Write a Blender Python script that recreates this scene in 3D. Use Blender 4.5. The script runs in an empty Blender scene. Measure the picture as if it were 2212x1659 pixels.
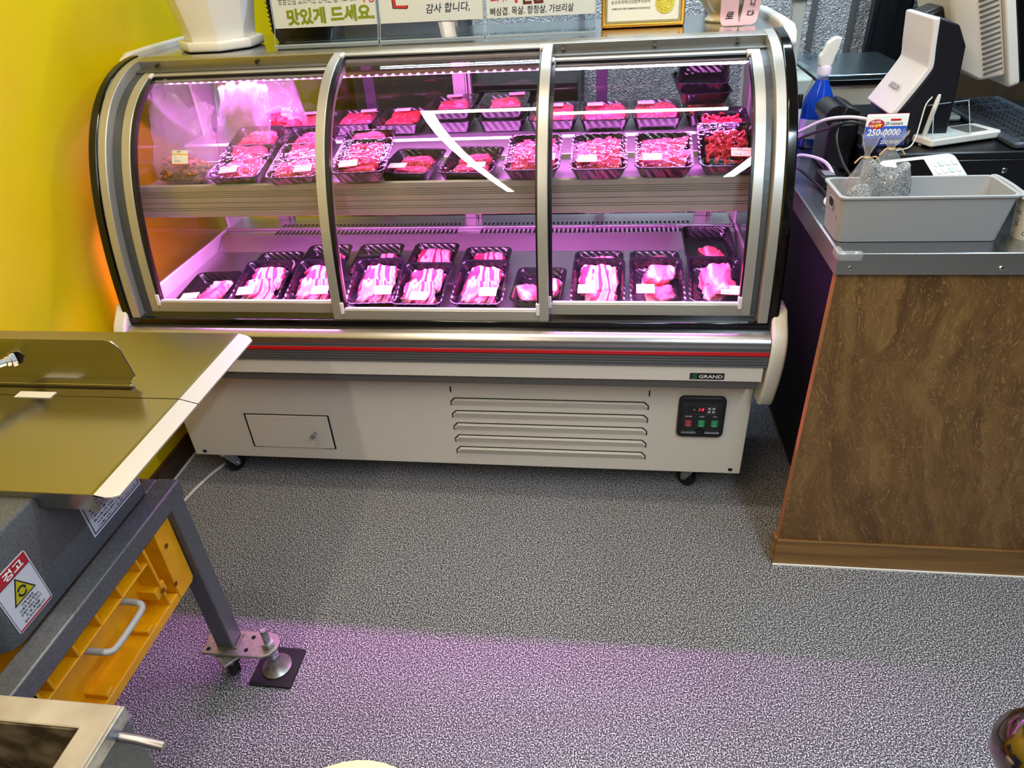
import bpy, bmesh, math, random
from mathutils import Vector, Matrix, Euler, noise
S = bpy.context.scene
C = S.collection
random.seed(7)
PI = math.pi

# ------------------------------------------------------------------ camera
cam = bpy.data.objects.new('camera', bpy.data.cameras.new('camera'))
C.objects.link(cam)
RX = (0.99141388, 0.02052222, -0.12914087)
RY = (0.11878957, -0.55417376, 0.82388135)
RZ = (-0.0546586, -0.83214799, -0.55185338)
cam.matrix_world = Matrix(((RX[0], -RX[1], -RX[2], 0.0), (RY[0], -RY[1], -RY[2], 0.0),
                           (RZ[0], -RZ[1], -RZ[2], 1.55), (0, 0, 0, 1)))
cam.data.sensor_fit = 'HORIZONTAL'
cam.data.sensor_width = 36.0
cam.data.lens = 36.0 * 1490.576 / 2212.0
cam.data.clip_start = 0.02
S.camera = cam

# ------------------------------------------------------------------ view, world
S.view_settings.view_transform = 'Standard'
S.view_settings.look = 'None'
S.view_settings.gamma = 1.0
S.view_settings.use_curve_mapping = False
S.view_settings.exposure = 0.15
S.cycles.max_bounces = 8
S.cycles.diffuse_bounces = 4
S.cycles.transparent_max_bounces = 32
S.cycles.caustics_reflective = False
S.cycles.caustics_refractive = False
S.cycles.sample_clamp_indirect = 6.0
W = bpy.data.worlds.new('world')
S.world = W
W.use_nodes = True
W.node_tree.nodes['Background'].inputs[0].default_value = (0.8, 0.85, 1.0, 1)
W.node_tree.nodes['Background'].inputs[1].default_value = 0.15

def area_light(name, loc, sx, sy, energy, color, rot=(0, 0, 0), parent=None, spread=PI):
    d = bpy.data.lights.new(name, 'AREA')
    d.shape = 'RECTANGLE'
    d.size, d.size_y, d.energy, d.color, d.spread = sx, sy, energy, color, spread
    o = bpy.data.objects.new(name, d)
    C.objects.link(o)
    o.location = loc
    o.rotation_euler = rot
    if parent:
        o.parent = parent
        o.location = Vector(loc) - WL[parent.name]
    return o

# ------------------------------------------------------------------ colour + materials
def lin(h):
    h = h.lstrip('#')
    v = [int(h[i:i + 2], 16) / 255 for i in (0, 2, 4)]
    return tuple(x / 12.92 if x <= .04045 else ((x + .055) / 1.055) ** 2.4 for x in v) + (1.0,)

MATS = {}
def mat(name, col='#808080', rough=.5, metal=0.0, spec=.5, emit=None, estr=0.0, coat=0.0):
    if name in MATS:
        return MATS[name]
    m = bpy.data.materials.new(name)
    m.use_nodes = True
    b = m.node_tree.nodes['Principled BSDF']
    b.inputs['Base Color'].default_value = lin(col) if isinstance(col, str) else col
    b.inputs['Roughness'].default_value = rough
    b.inputs['Metallic'].default_value = metal
    b.inputs['Specular IOR Level'].default_value = spec
    b.inputs['Coat Weight'].default_value = coat
    if emit:
        b.inputs['Emission Color'].default_value = lin(emit)
        b.inputs['Emission Strength'].default_value = estr
    MATS[name] = m
    return m

class N:
    """small node helper on a material"""
    def __init__(s, m):
        s.t = m.node_tree
        s.b = s.t.nodes.get('Principled BSDF')
    def n(s, kind, **kw):
        x = s.t.nodes.new(kind)
        for k, v in kw.items():
            if k in x.inputs:
                x.inputs[k].default_value = v
            else:
                setattr(x, k, v)
        return x
    def l(s, a, b):
        s.t.links.new(a, b)
    def coord(s, scale=(1, 1, 1), kind='Object', rot=(0, 0, 0)):
        tc = s.n('ShaderNodeTexCoord')
        mp = s.n('ShaderNodeMapping')
        mp.inputs['Scale'].default_value = scale
        mp.inputs['Rotation'].default_value = rot
        s.l(tc.outputs[kind], mp.inputs[0])
        return mp.outputs[0]
    def ramp(s, fac, stops, interp='LINEAR'):
        r = s.n('ShaderNodeValToRGB')
        r.color_ramp.interpolation = interp
        e = r.color_ramp.elements
        while len(e) < len(stops):
            e.new(.5)
        for el, (p, c) in zip(e, stops):
            el.position = p
            el.color = lin(c) if isinstance(c, str) else c
        s.l(fac, r.inputs[0])
        return r.outputs[0]
    def bump(s, h, strength=.3, dist=.01):
        b = s.n('ShaderNodeBump', Strength=strength, Distance=dist)
        s.l(h, b.inputs['Height'])
        s.l(b.outputs[0], s.b.inputs['Normal'])

def noise_mat(name, stops, scale=(20, 20, 20), nscale=1.0, detail=4, rough=.5, metal=0, bump=0, bdist=.005, kind='Object', spec=.5, dist=0.0):
    if name in MATS:
        return MATS[name]
    m = mat(name, '#888888', rough, metal, spec)
    q = N(m)
    v = q.coord(scale, kind)
    t = q.n('ShaderNodeTexNoise', Scale=nscale, Detail=detail, Distortion=dist)
    q.l(v, t.inputs['Vector'])
    q.l(q.ramp(t.outputs['Fac'], stops), q.b.inputs['Base Color'])
    if bump:
        q.bump(t.outputs['Fac'], bump, bdist)
    return m

def glass_mat(name, tint='#ffffff', ior=1.45, bumps=0.0, rough=0.0, milk=0.0, milkcol='#ffffff', bscale=30):
    """clear sheet: see-through body with a mirror reflection by angle; light passes straight through"""
    if name in MATS:
        return MATS[name]
    m = bpy.data.materials.new(name)
    m.use_nodes = True
    t = m.node_tree
    for x in list(t.nodes):
        t.nodes.remove(x)
    q = N(m)
    out = q.n('ShaderNodeOutputMaterial')
    tr = q.n('ShaderNodeBsdfTransparent')
    tr.inputs[0].default_value = lin(tint)
    gl = q.n('ShaderNodeBsdfGlossy')
    gl.inputs['Roughness'].default_value = rough
    fr = q.n('ShaderNodeLayerWeight', Blend=.5)
    f0 = ((ior - 1) / (ior + 1)) ** 2
    pw = q.n('ShaderNodeMath', operation='POWER')
    q.l(fr.outputs['Facing'], pw.inputs[0])
    pw.inputs[1].default_value = 5.0
    ma = q.n('ShaderNodeMath', operation='MULTIPLY_ADD')
    q.l(pw.outputs[0], ma.inputs[0])
    ma.inputs[1].default_value = (1 - f0) * .85
    ma.inputs[2].default_value = f0
    mx = q.n('ShaderNodeMixShader')
    q.l(ma.outputs[0], mx.inputs[0])
    body = tr.outputs[0]
    if milk:
        df = q.n('ShaderNodeBsdfDiffuse')
        df.inputs[0].default_value = lin(milkcol)
        tl = q.n('ShaderNodeBsdfTranslucent')
        tl.inputs[0].default_value = lin(milkcol)
        m1 = q.n('ShaderNodeMixShader')
        m1.inputs[0].default_value = .5
        q.l(df.outputs[0], m1.inputs[1])
        q.l(tl.outputs[0], m1.inputs[2])
        m2 = q.n('ShaderNodeMixShader')
        m2.inputs[0].default_value = milk
        q.l(body, m2.inputs[1])
        q.l(m1.outputs[0], m2.inputs[2])
        body = m2.outputs[0]
    q.l(body, mx.inputs[1])
    q.l(gl.outputs[0], mx.inputs[2])
    q.l(mx.outputs[0], out.inputs[0])
    if bumps:
        v = q.coord((bscale,) * 3)
        nz = q.n('ShaderNodeTexNoise', Scale=1.0, Detail=2.0)
        q.l(v, nz.inputs['Vector'])
        bp = q.n('ShaderNodeBump', Strength=bumps, Distance=.01)
        q.l(nz.outputs['Fac'], bp.inputs['Height'])
        q.l(bp.outputs[0], gl.inputs['Normal'])
        q.l(bp.outputs[0], fr.inputs['Normal'])
    MATS[name] = m
    return m

# ------------------------------------------------------------------ object helpers
WL = {}
def tag(o, label=None, cat=None, group=None, kind=None):
    if label: o['label'] = label
    if cat: o['category'] = cat
    if group: o['group'] = group
    if kind: o['kind'] = kind
    return o

def thing(name, label, cat, loc=(0, 0, 0), group=None, rot=None):
    o = bpy.data.objects.new(name, None)
    o.empty_display_size = .05
    C.objects.link(o)
    o.location = loc
    if rot is not None:
        o.rotation_euler = rot
    WL[o.name] = Vector(loc)
    return tag(o, label, cat, group)

def link(name, me, parent=None, label=None):
    o = bpy.data.objects.new(name, me)
    C.objects.link(o)
    if parent:
        o.parent = parent
    if label:
        o['label'] = label
    return o

def rrect(x0, x1, y0, y1, r, n=5):
    """rounded rectangle outline, counter-clockwise"""
    pts = []
    for cx, cy, a0 in ((x1 - r, y1 - r, 0), (x0 + r, y1 - r, 90), (x0 + r, y0 + r, 180), (x1 - r, y0 + r, 270)):
        for k in range(n + 1):
            a = math.radians(a0 + 90 * k / n)
            pts.append((cx + r * math.cos(a), cy + r * math.sin(a)))
    return pts

class MB:
    def __init__(s):
        s.v, s.f = [], []
    def add(s, vs, fs):
        o = len(s.v)
        s.v += [Vector(p) for p in vs]
        s.f += [tuple(i + o for i in f) for f in fs]
        return s
    def box(s, x0, x1, y0, y1, z0, z1, M=None):
        vs = [Vector(p) for p in ((x0, y0, z0), (x1, y0, z0), (x1, y1, z0), (x0, y1, z0), (x0, y0, z1), (x1, y0, z1), (x1, y1, z1), (x0, y1, z1))]
        if M is not None:
            vs = [M @ p for p in vs]
        return s.add(vs, [(0, 3, 2, 1), (4, 5, 6, 7), (0, 1, 5, 4), (1, 2, 6, 5), (2, 3, 7, 6), (3, 0, 4, 7)])
    def cbox(s, c, sz, M=None):
        return s.box(c[0] - sz[0] / 2, c[0] + sz[0] / 2, c[1] - sz[1] / 2, c[1] + sz[1] / 2, c[2] - sz[2] / 2, c[2] + sz[2] / 2, M)
    def prism(s, poly, a, b, axis='x', M=None):
        """extrude a 2D outline from a to b; axis x: poly=(y,z); y: poly=(x,z); z: poly=(x,y)"""
        def P(p, h):
            v = Vector((h, p[0], p[1])) if axis == 'x' else Vector((p[0], h, p[1])) if axis == 'y' else Vector((p[0], p[1], h))
            return M @ v if M is not None else v
        n = len(poly)
        vs = [P(p, a) for p in poly] + [P(p, b) for p in poly]
        fs = [(i, (i + 1) % n, (i + 1) % n + n, i + n) for i in range(n)]
        fs += [tuple(range(n - 1, -1, -1)), tuple(range(n, 2 * n))]
        return s.add(vs, fs)
    def ring(s, outer, inner, a, b, axis='x', M=None):
        """frame between two outlines of equal count"""
        def P(p, h):
            v = Vector((h, p[0], p[1])) if axis == 'x' else Vector((p[0], h, p[1])) if axis == 'y' else Vector((p[0], p[1], h))
            return M @ v if M is not None else v
        n = len(outer)
        vs = [P(p, a) for p in outer] + [P(p, a) for p in inner] + [P(p, b) for p in outer] + [P(p, b) for p in inner]
        fs = []
        for i in range(n):
            j = (i + 1) % n
            fs += [(i, j, n + j, n + i), (2 * n + i, 3 * n + i, 3 * n + j, 2 * n + j), (i, 2 * n + i, 2 * n + j, j), (n + i, n + j, 3 * n + j, 3 * n + i)]
        return s.add(vs, fs)
    def loft(s, loops, close=True, cap0=True, cap1=True):
        n = len(loops[0])
        vs = [p for lp in loops for p in lp]
        fs = []
        m = n if close else n - 1
        for k in range(len(loops) - 1):
            for i in range(m):
                j = (i + 1) % n
                fs.append((k * n + i, k * n + j, (k + 1) * n + j, (k + 1) * n + i))
        if close and cap0: fs.append(tuple(range(n - 1, -1, -1)))
        if close and cap1: fs.append(tuple((len(loops) - 1) * n + i for i in range(n)))
        return s.add(vs, fs)
    def lathe(s, prof, c=(0, 0, 0), seg=24, M=None, cap=True):
        """prof = [(r, z)...]"""
        loops = []
        for r, z in prof:
            lp = []
            for i in range(seg):
                a = 2 * PI * i / seg
                v = Vector((r * math.cos(a), r * math.sin(a), z))
                v = M @ v if M is not None else v + Vector(c)
                lp.append(v)
            loops.append(lp)
        return s.loft(loops, True, cap, cap)
    def tube(s, pts, r, seg=8, rads=None, cap=True):
        pts = [Vector(p) for p in pts]
        loops, up = [], None
        for i, p in enumerate(pts):
            d = (pts[min(i + 1, len(pts) - 1)] - pts[max(i - 1, 0)]).normalized()
            if up is None:
                up = Vector((0, 0, 1)) if abs(d.z) < .9 else Vector((1, 0, 0))
            a = d.cross(up)
            a = a.normalized() if a.length > 1e-6 else Vector((1, 0, 0))
            b = a.cross(d).normalized()
            up = b
            rr = rads[i] if rads else r
            loops.append([p + rr * (math.cos(2 * PI * k / seg) * a + math.sin(2 * PI * k / seg) * b) for k in range(seg)])
        return s.loft(loops, True, cap, cap)
    def mesh(s, name, m, off=Vector((0, 0, 0)), smooth=False):
        me = bpy.data.meshes.new(name)
        me.from_pydata([p - off for p in s.v], [], s.f)
        bm = bmesh.new()
        bm.from_mesh(me)
        bmesh.ops.recalc_face_normals(bm, faces=bm.faces)
        bm.to_mesh(me)
        bm.free()
        if m: me.materials.append(m)
        if smooth:
            me.shade_smooth()
            me.set_sharp_from_angle(angle=math.radians(smooth if smooth is not True else 40))
        return me
    def build(s, name, m, parent=None, smooth=False, bevel=0, seg=2, label=None, kind=None, local=False):
        off = Vector((0, 0, 0))
        if parent is not None and not local:
            off = WL[parent.name]
        me = s.mesh(name, m, off, smooth)
        o = link(name, me, parent, label)
        WL[o.name] = off.copy() if not local else Vector((0, 0, 0))
        if bevel:
            md = o.modifiers.new('bevel', 'BEVEL')
            md.width, md.segments, md.limit_method, md.angle_limit = bevel, seg, 'ANGLE', math.radians(35)
            md.harden_normals = False
            if not smooth:
                me.shade_smooth()
                me.set_sharp_from_angle(angle=math.radians(50))
        if kind: o['kind'] = kind
        return o

def box(name, m, parent, x0, x1, y0, y1, z0, z1, bevel=0, **kw):
    return MB().box(x0, x1, y0, y1, z0, z1).build(name, m, parent, bevel=bevel, **kw)

def smooth_path(pts, n=8):
    """Catmull-Rom through points"""
    P = [Vector(p) for p in pts]
    P = [P[0] * 2 - P[1]] + P + [P[-1] * 2 - P[-2]]
    out = []
    for i in range(1, len(P) - 2):
        for k in range(n):
            t = k / n
            a, b, c, d = P[i - 1], P[i], P[i + 1], P[i + 2]
            out.append(.5 * ((2 * b) + (c - a) * t + (2 * a - 5 * b + 4 * c - d) * t * t + (3 * b - a - 3 * c + d) * t ** 3))
    out.append(P[-2])
    return out

# text meshes are all made once at the start
TXT = {}
def make_texts(items):
    objs = []
    for key, body, bold, shear in items:
        cu = bpy.data.curves.new('txt', 'FONT')
        cu.body = body
        cu.size = 1.0
        cu.align_x, cu.align_y = 'CENTER', 'CENTER'
        cu.offset = bold
        cu.shear = shear
        cu.resolution_u = 2
        o = bpy.data.objects.new('txt', cu)
        C.objects.link(o)
        objs.append((key, o))
    bpy.context.view_layer.update()
    dg = bpy.context.evaluated_depsgraph_get()
    for key, o in objs:
        TXT[key] = bpy.data.meshes.new_from_object(o.evaluated_get(dg))
    for key, o in objs:
        cu = o.data
        bpy.data.objects.remove(o)
        bpy.data.curves.remove(cu)

def text(name, key, m, parent, origin, ux, uy, width=None, height=None, squash=None):
    """flat print: text mesh laid on a plane at origin, x along ux, y along uy, fitted to a width"""
    me = TXT[key].copy()
    me.materials.clear()
    me.materials.append(m)
    xs = [v.co.x for v in me.vertices]
    ys = [v.co.y for v in me.vertices]
    w, h = max(xs) - min(xs), max(ys) - min(ys)
    sx = width / w if width else height / h
    sy = height / h if height else sx
    cx, cy = (max(xs) + min(xs)) / 2, (max(ys) + min(ys)) / 2
    ux, uy = Vector(ux).normalized(), Vector(uy).normalized()
    og = Vector(origin)
    off = WL[parent.name] if parent is not None else Vector()
    for v in me.vertices:
        v.co = og + ux * ((v.co.x - cx) * sx) + uy * ((v.co.y - cy) * sy) - off
    me.update()
    o = link(name, me, parent)
    WL[o.name] = off.copy()
    return o

make_texts([
    ('grand', 'GRAND', .015, 0), ('power', 'POWER', .01, 0), ('lamp', 'LAMP', .01, 0), ('fan', 'FAN', .01, 0),
    ('14', '14', .0, .2), ('minus', '-', .02, 0), ('I', 'I', .01, 0), ('O', 'O', .01, 0),
    ('tasty', '맛있게 드세요.', .045, 0), ('ask', '궁금한점 있으시면 언제든 물어보세요~', 0, 0), ('hey', '뿌잉', .03, 0),
    ('thanks', '감사 합니다,', .012, .15), ('pork', '돼지', .05, 0), ('handon', '한돈', .05, 0),
    ('cuts', '뼈삼겹. 목살. 항정살. 가브리살', .012, .05),
    ('ins_k', '삼성화재해상보험주식회사', .005, 0), ('ins_e', 'SAMSUNG FIRE & MARINE INSURANCE', .012, 0),
    ('ro', '로', .02, .15), ('ni', '니', .02, .15), ('da', '다', .02, .15),
    ('c3', '3번 타면', .025, 0), ('cman', '만원', .025, 0), ('free', '공짜', .04, 0), ('c25', '25', .02, .3), ('csi', '시대리운전', .02, 0),
    ('phone', '250-0000', .03, .15), ('bix', 'BIXOLON', .005, .1),
    ('warn', '경고', .03, 0), ('w1', '기계 작동중', .02, 0), ('w2', '신체의 일부 접촉시', .02, 0), ('w3', '상해의 위험이 있으니', .02, 0),
    ('w4', '손, 발, 물체를', .02, 0), ('w5', '멀리 하시기 바랍니다', .02, 0), ('oil', 'o', .03, 0),
])
# ------------------------------------------------------------------ shared materials
def brushed(name, col, rough, scale=(2, 300, 300), amt=.12, metal=1.0):
    if name in MATS: return MATS[name]
    m = mat(name, col, rough, metal)
    q = N(m)
    v = q.coord(scale)
    t = q.n('ShaderNodeTexNoise', Scale=1.0, Detail=3.0)
    q.l(v, t.inputs['Vector'])
    mr = q.n('ShaderNodeMapRange')
    mr.inputs['To Min'].default_value = rough - amt / 2
    mr.inputs['To Max'].default_value = rough + amt / 2
    q.l(t.outputs['Fac'], mr.inputs[0])
    q.l(mr.outputs[0], q.b.inputs['Roughness'])
    return m
STEEL = brushed('brushed_steel', '#b9b5ae', .34)
STEELY = brushed('brushed_steel_upright', '#b8b4ac', .36, (300, 300, 2), .12, .6)
POLISH = brushed('polished_steel', '#c9c6c6', .16, (2, 60, 60), .08)
SATIN = brushed('satin_steel', '#cfcbce', .36, (2, 60, 60), .08)
TABLE = brushed('table_steel', '#a9a49a', .2, (4, 120, 120), .1)
CHROME = mat('chrome', '#c9c9cc', .12, 1.0)
ZINC = noise_mat('zinc_plate', [(.3, '#8d8f90'), (.7, '#c4c6c8')], (60, 60, 60), rough=.38, metal=.9)
CREAM = mat('cream_enamel', '#dcd4c8', .35)
WHITEP = mat('white_plastic', '#dcd8d0', .35)
BLACK = mat('black_plastic', '#0a0a0c', .35)
BLACKG = mat('black_gloss', '#08080b', .08)
RUBBER = mat('black_rubber', '#121014', .75)
GREY = mat('grey_aluminium', '#6f7274', .45, .6)
DGREY = mat('dark_grey_strip', '#55524f', .5)
RED = mat('red_stripe_paint', '#c01418', .3)
HOLE = mat('dark_gap', '#050505', .9)
WHITE = mat('white_paper', '#efece6', .6)
INKK = mat('black_ink', '#15151c', .6)
GLASS = glass_mat('case_glass', '#fdfdfd', 1.42)
GLASSR = glass_mat('rear_glass', '#e8e6ea', 1.45)
ACRYL = glass_mat('clear_acrylic', '#f6f8f9', 1.22)

fl = mat('speckled_vinyl', '#777777', .55, 0, .3)
q = N(fl)
v = q.coord((1, 1, 1))
n1 = q.n('ShaderNodeTexNoise', Scale=310.0, Detail=1.5)
n2 = q.n('ShaderNodeTexVoronoi', Scale=300.0)
q.l(v, n1.inputs['Vector'])
q.l(v, n2.inputs['Vector'])
col = q.ramp(n1.outputs['Fac'], [(.39, '#18171a'), (.5, '#5f5e61'), (.57, '#96959a'), (.64, '#dddce0')])
q.l(col, q.b.inputs['Base Color'])
q.bump(n1.outputs['Fac'], .08, .001)

wy = noise_mat('yellow_wall_paint', [(.3, '#d9bd00'), (.7, '#e0c600')], (3, 3, 3), rough=.42, bump=.05, bdist=.003)
wc = noise_mat('ceiling_paint', [(.3, '#d8d6d2'), (.7, '#e2e0dc')], (5, 5, 5), rough=.8)
wg = noise_mat('shop_wall_paint', [(.3, '#c9c6c0'), (.7, '#d4d1cb')], (5, 5, 5), rough=.7)
st = mat('stucco_panel', '#b6bdc0', .38, .45)
q = N(st)
v = q.coord((1, 1, 1))
n1 = q.n('ShaderNodeTexVoronoi', Scale=150.0, feature='SMOOTH_F1')
n0 = q.n('ShaderNodeTexNoise', Scale=30.0, Detail=3.0)
mx = q.n('ShaderNodeMixRGB', Fac=.06)
q.l(v, n0.inputs['Vector']); q.l(v, mx.inputs[1]); q.l(n0.outputs['Color'], mx.inputs[2])
q.l(mx.outputs[0], n1.inputs['Vector'])
q.bump(n1.outputs['Distance'], .9, .008)
bwood = mat('dark_wood', '#3a2818', .45)
q = N(bwood)
v = q.coord((30, 2, 30))
n1 = q.n('ShaderNodeTexNoise', Scale=1.0, Detail=6.0, Distortion=1.0)
q.l(v, n1.inputs['Vector'])
q.l(q.ramp(n1.outputs['Fac'], [(.3, '#2b1c10'), (.7, '#4a3420')]), q.b.inputs['Base Color'])

# ------------------------------------------------------------------ room
XL, XR, YF, YB, ZC = -1.49, 2.6, -5.2, 4.4, 2.6
def struct(o):
    o['kind'] = 'structure'
    return o
struct(box('floor', fl, None, XL - .1, XR + .1, YF - .1, YB + .1, -.05, 0))
struct(box('ceiling', wc, None, XL - .1, XR + .1, YF - .1, YB + .1, ZC, ZC + .05))
struct(box('wall_left', wy, None, XL - .1, XL, YF - .1, YB + .1, 0, ZC))
struct(box('wall_right', noise_mat('brown_wall', [(.3, '#3d2c1c'), (.7, '#4d3a26')], (8, 8, 2), rough=.5), None, XR, XR + .1, YF - .1, YB + .1, 0, ZC))
struct(box('wall_front', wg, None, XL, XR, YF - .1, YF, 0, ZC))
struct(box('wall_back', wg, None, XL, XR, YB, YB + .1, 0, ZC))
bb = struct(MB().box(XL, XL + .012, -3, YB, 0, .085).build('baseboard_left', bwood))
MB().box(XL + .012, XL + .016, -3, YB, 0, .006).build('caulk_line', WHITE, bb, local=True)

# cold room behind the case: embossed aluminium panels with flat seams
cr = thing('cold_room_wall', 'grey embossed aluminium cold room wall behind the display case', 'cold room', (1.0, 3.45, 0))
xs = [-.62, -.12, .42, .86, 1.02, 1.75]
for a, b in zip(xs[:-1], xs[1:]):
    box('wall_panel', st, cr, a + .006, b - .006, 3.45, 3.52, 0, 2.4, bevel=.002)
for a in xs[1:-1]:
    box('seam_strip', GREY, cr, a - .012, a + .012, 3.438, 3.46, 0, 2.4)
# dark things behind: cabinet with grey door
fr = thing('upright_freezer', 'dark upright freezer standing behind the case near the yellow wall', 'freezer', (-1.1, 3.9, 0))
box('cabinet', mat('freezer_dark', '#2b2a2c', .4), fr, -1.28, -.66, 3.62, 4.2, .05, 1.95, bevel=.01)
box('door', mat('freezer_door', '#4a4a4c', .35, .3), fr, -1.27, -.67, 3.59, 3.62, .1, 1.93, bevel=.006)
box('door_handle', STEELY, fr, -.73, -.70, 3.56, 3.59, .9, 1.4, bevel=.004)
box('foot', BLACK, fr, -1.25, -.70, 3.66, 4.15, 0, .05)
dk = thing('drinks_fridge', 'black glass-door fridge with a round white badge behind the case', 'fridge', (-.4, 3.1, 0))
box('cabinet', BLACK, dk, -.60, -.12, 2.98, 3.43, .04, 1.02, bevel=.008)
box('door', BLACKG, dk, -.59, -.13, 2.955, 2.98, .08, 1.0, bevel=.004)
MB().lathe([(.0, 0), (.028, 0), (.028, .003), (0, .003)], seg=20, M=Matrix.Translation((-.30, 2.954, .80)) @ Matrix.Rotation(PI / 2, 4, 'X')).build('round_badge', WHITE, dk)
box('blue_print', mat('blue_print', '#1d2a6a', .5), dk, -.55, -.19, 2.952, 2.956, .70, .78)
box('plinth', BLACK, dk, -.59, -.13, 3.0, 3.42, 0, .04)

# ------------------------------------------------------------------ ceiling lights
def light_bar(label, x0, x1, y0, y1, warm, power):
    cx, cy = (x0 + x1) / 2, (y0 + y1) / 2
    t = thing('linear_light', label, 'ceiling light', (cx, cy, ZC), 'linear ceiling lights')
    z = ZC
    box('housing', WHITEP, t, x0 - .004, x1 + .004, y0 - .004, y1 + .004, z - .06, z)
    col = '#ffe9bd' if warm else '#c9ecff'
    box('diffuser', mat('led_warm' if warm else 'led_cool', '#ffffff', .5, emit=col, estr=5.0 if warm else 6.0), t, x0, x1, y0, y1, z - .068, z - .06)
    area_light('lamp', (cx, cy, z - .072), x1 - x0, y1 - y0, power, (1, .86, .66) if warm else (.68, .85, 1.0), parent=t)
light_bar('long warm white light bar above the display case', -.84, .52, 1.36, 1.42, True, 16)
light_bar('long warm white light bar running along the yellow wall', -.84, -.78, -2.3, 1.34, True, 32)
light_bar('long cool white light bar on the right ceiling', .82, .89, -1.3, .5, False, 44)
light_bar('short cool white light bar added above the counter for room light', 1.25, 1.33, .6, 2.4, False, 26)  # unseen extra bar, added for more room light
light_bar('cool white light bar added to brighten the work area behind the case', -1.1, .9, 2.92, 2.98, False, 34)  # unseen bar, added to brighten the background behind the case
# ------------------------------------------------------------------ display case
BP = [Vector(p) for p in ((2.075, 1.284), (1.777, 1.267), (1.672, 1.004), (1.649, .615))]
def bz(t, off=0.0):
    a = 1 - t
    p = a ** 3 * BP[0] + 3 * a * a * t * BP[1] + 3 * a * t * t * BP[2] + t ** 3 * BP[3]
    d = 3 * a * a * (BP[1] - BP[0]) + 6 * a * t * (BP[2] - BP[1]) + 3 * t * t * (BP[3] - BP[2])
    n = Vector((d.y, -d.x)).normalized()           # outward: to the front and up
    return p + n * off
def curved(mb, x0, x1, t0, t1, o0, o1, n=26):
    """strip that follows the bent front, x0..x1 wide, between offsets o0 (inner) and o1 (outer)"""
    ts = [t0 + (t1 - t0) * i / n for i in range(n + 1)]
    loops = []
    for t in ts:
        a, b = bz(t, o0), bz(t, o1)
        loops.append([Vector((x0, a.x, a.y)), Vector((x1, a.x, a.y)), Vector((x1, b.x, b.y)), Vector((x0, b.x, b.y))])
    return mb.loft(loops)
assert bz(.5, .1).x < bz(.5).x

CXL, CXR = -1.395, .449
case = thing('display_case', 'refrigerated meat display case with curved glass front, pink lights and a red stripe', 'display case', (-.473, 2.0, 0))

# --- lower body
box('base_body', CREAM, case, -1.376, .429, 1.69, 2.40, .10, .47, bevel=.003)
box('screw_hole', HOLE, case, -1.345, -1.333, 1.688, 1.6905, .112, .122)
box('screw_hole', HOLE, case, .392, .404, 1.688, 1.6905, .112, .122)
box('seam_mark', HOLE, case, -.456, -.452, 1.6885, 1.6905, .385, .405)
box('seam_mark', HOLE, case, .136, .140, 1.6885, 1.6905, .385, .405)
# access door with dark gap round it
ad = box('access_door', CREAM, case, -1.146, -.869, 1.686, 1.692, .149, .279, bevel=.0015)
g = MB()
g.box(-1.152, -1.146, 1.6885, 1.691, .146, .282).box(-.869, -.864, 1.6885, 1.691, .146, .282)
g.box(-1.152, -.864, 1.6885, 1.691, .279, .282).box(-1.152, -1.12, 1.6885, 1.691, .146, .149).box(-.90, -.864, 1.6885, 1.691, .146, .149)
g.build('door_gap', HOLE, ad)
MB().lathe([(0, 0), (.006, 0), (.006, .004), (.004, .006), (.004, .014), (.0085, .015), (.0085, .021), (0, .021)], seg=16,
           M=Matrix.Translation((-.922, 1.686, .212)) @ Matrix.Rotation(PI / 2, 4, 'X')).build('knob', CHROME, ad, smooth=True)
# pressed louvres
for k in range(5):
    z1 = .362 - k * .0473
    z0 = z1 - .026
    x0, x1 = -.456 + k * 0.0, .136
    c = .012
    lp = [[(x0 + c, 1.690, z1), (x1 - c, 1.690, z1), (x1, 1.690, z1 - c), (x1, 1.690, z0), (x0, 1.690, z0), (x0, 1.690, z1 - c)],
          [(x0 + c + .002, 1.678, z1 - .001), (x1 - c - .002, 1.678, z1 - .001), (x1 - .002, 1.679, z1 - c), (x1 - .001, 1.6895, z0), (x0 + .001, 1.6895, z0), (x0 + .002, 1.679, z1 - c)]]
    lv = MB().loft([[Vector(p) for p in l] for l in lp]).build('louvre', CREAM, case, bevel=.001)
    s = MB()
    s.prism([(x0 + c - .002, z1 + .0026), (x1 - c + .002, z1 + .0026), (x1 + .003, z1 - c + .001), (x1 + .003, z0), (x1 + .0002, z0), (x1 + .0002, z1 - c), (x1 - c, z1 + .0002),
             (x0 + c, z1 + .0002), (x0 - .0002, z1 - c), (x0 - .0002, z0), (x0 - .003, z0), (x0 - .003, z1 - c + .001)], 1.6885, 1.691, 'y')
    s.build('louvre_slot', HOLE, lv)
# control panel
cp = MB().prism(rrect(.224, .358, .248, .392, .016), 1.678, 1.692, 'y').build('control_panel', BLACK, case, bevel=.003)
box('panel_face', mat('panel_face', '#1c1c20', .3), cp, .236, .346, 1.6765, 1.680, .262, .380)
ds = box('temperature_display', mat('display_bezel', '#2b2a30', .25), cp, .250, .332, 1.6745, 1.678, .333, .373)
box('display_window', mat('display_window', '#1a0d14', .15), ds, .252, .300, 1.674, 1.676, .337, .366)
text('digits', '14', mat('red_digits', '#ff2030', .5, emit='#ff2040', estr=3.0), ds, (.288, 1.6735, .353), (1, 0, 0), (0, 0, 1), height=.012)
text('minus_sign', 'minus', mat('grey_print', '#b8b8bc', .5), ds, (.268, 1.6735, .352), (1, 0, 0), (0, 0, 1), width=.006)
for i in range(2):
    for j in range(2):
        box('key', mat('grey_print', '#b8b8bc', .5), ds, .307 + i * .012, .3145 + i * .012, 1.6738, 1.675, .341 + j * .0115, .348 + j * .0115)
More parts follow.
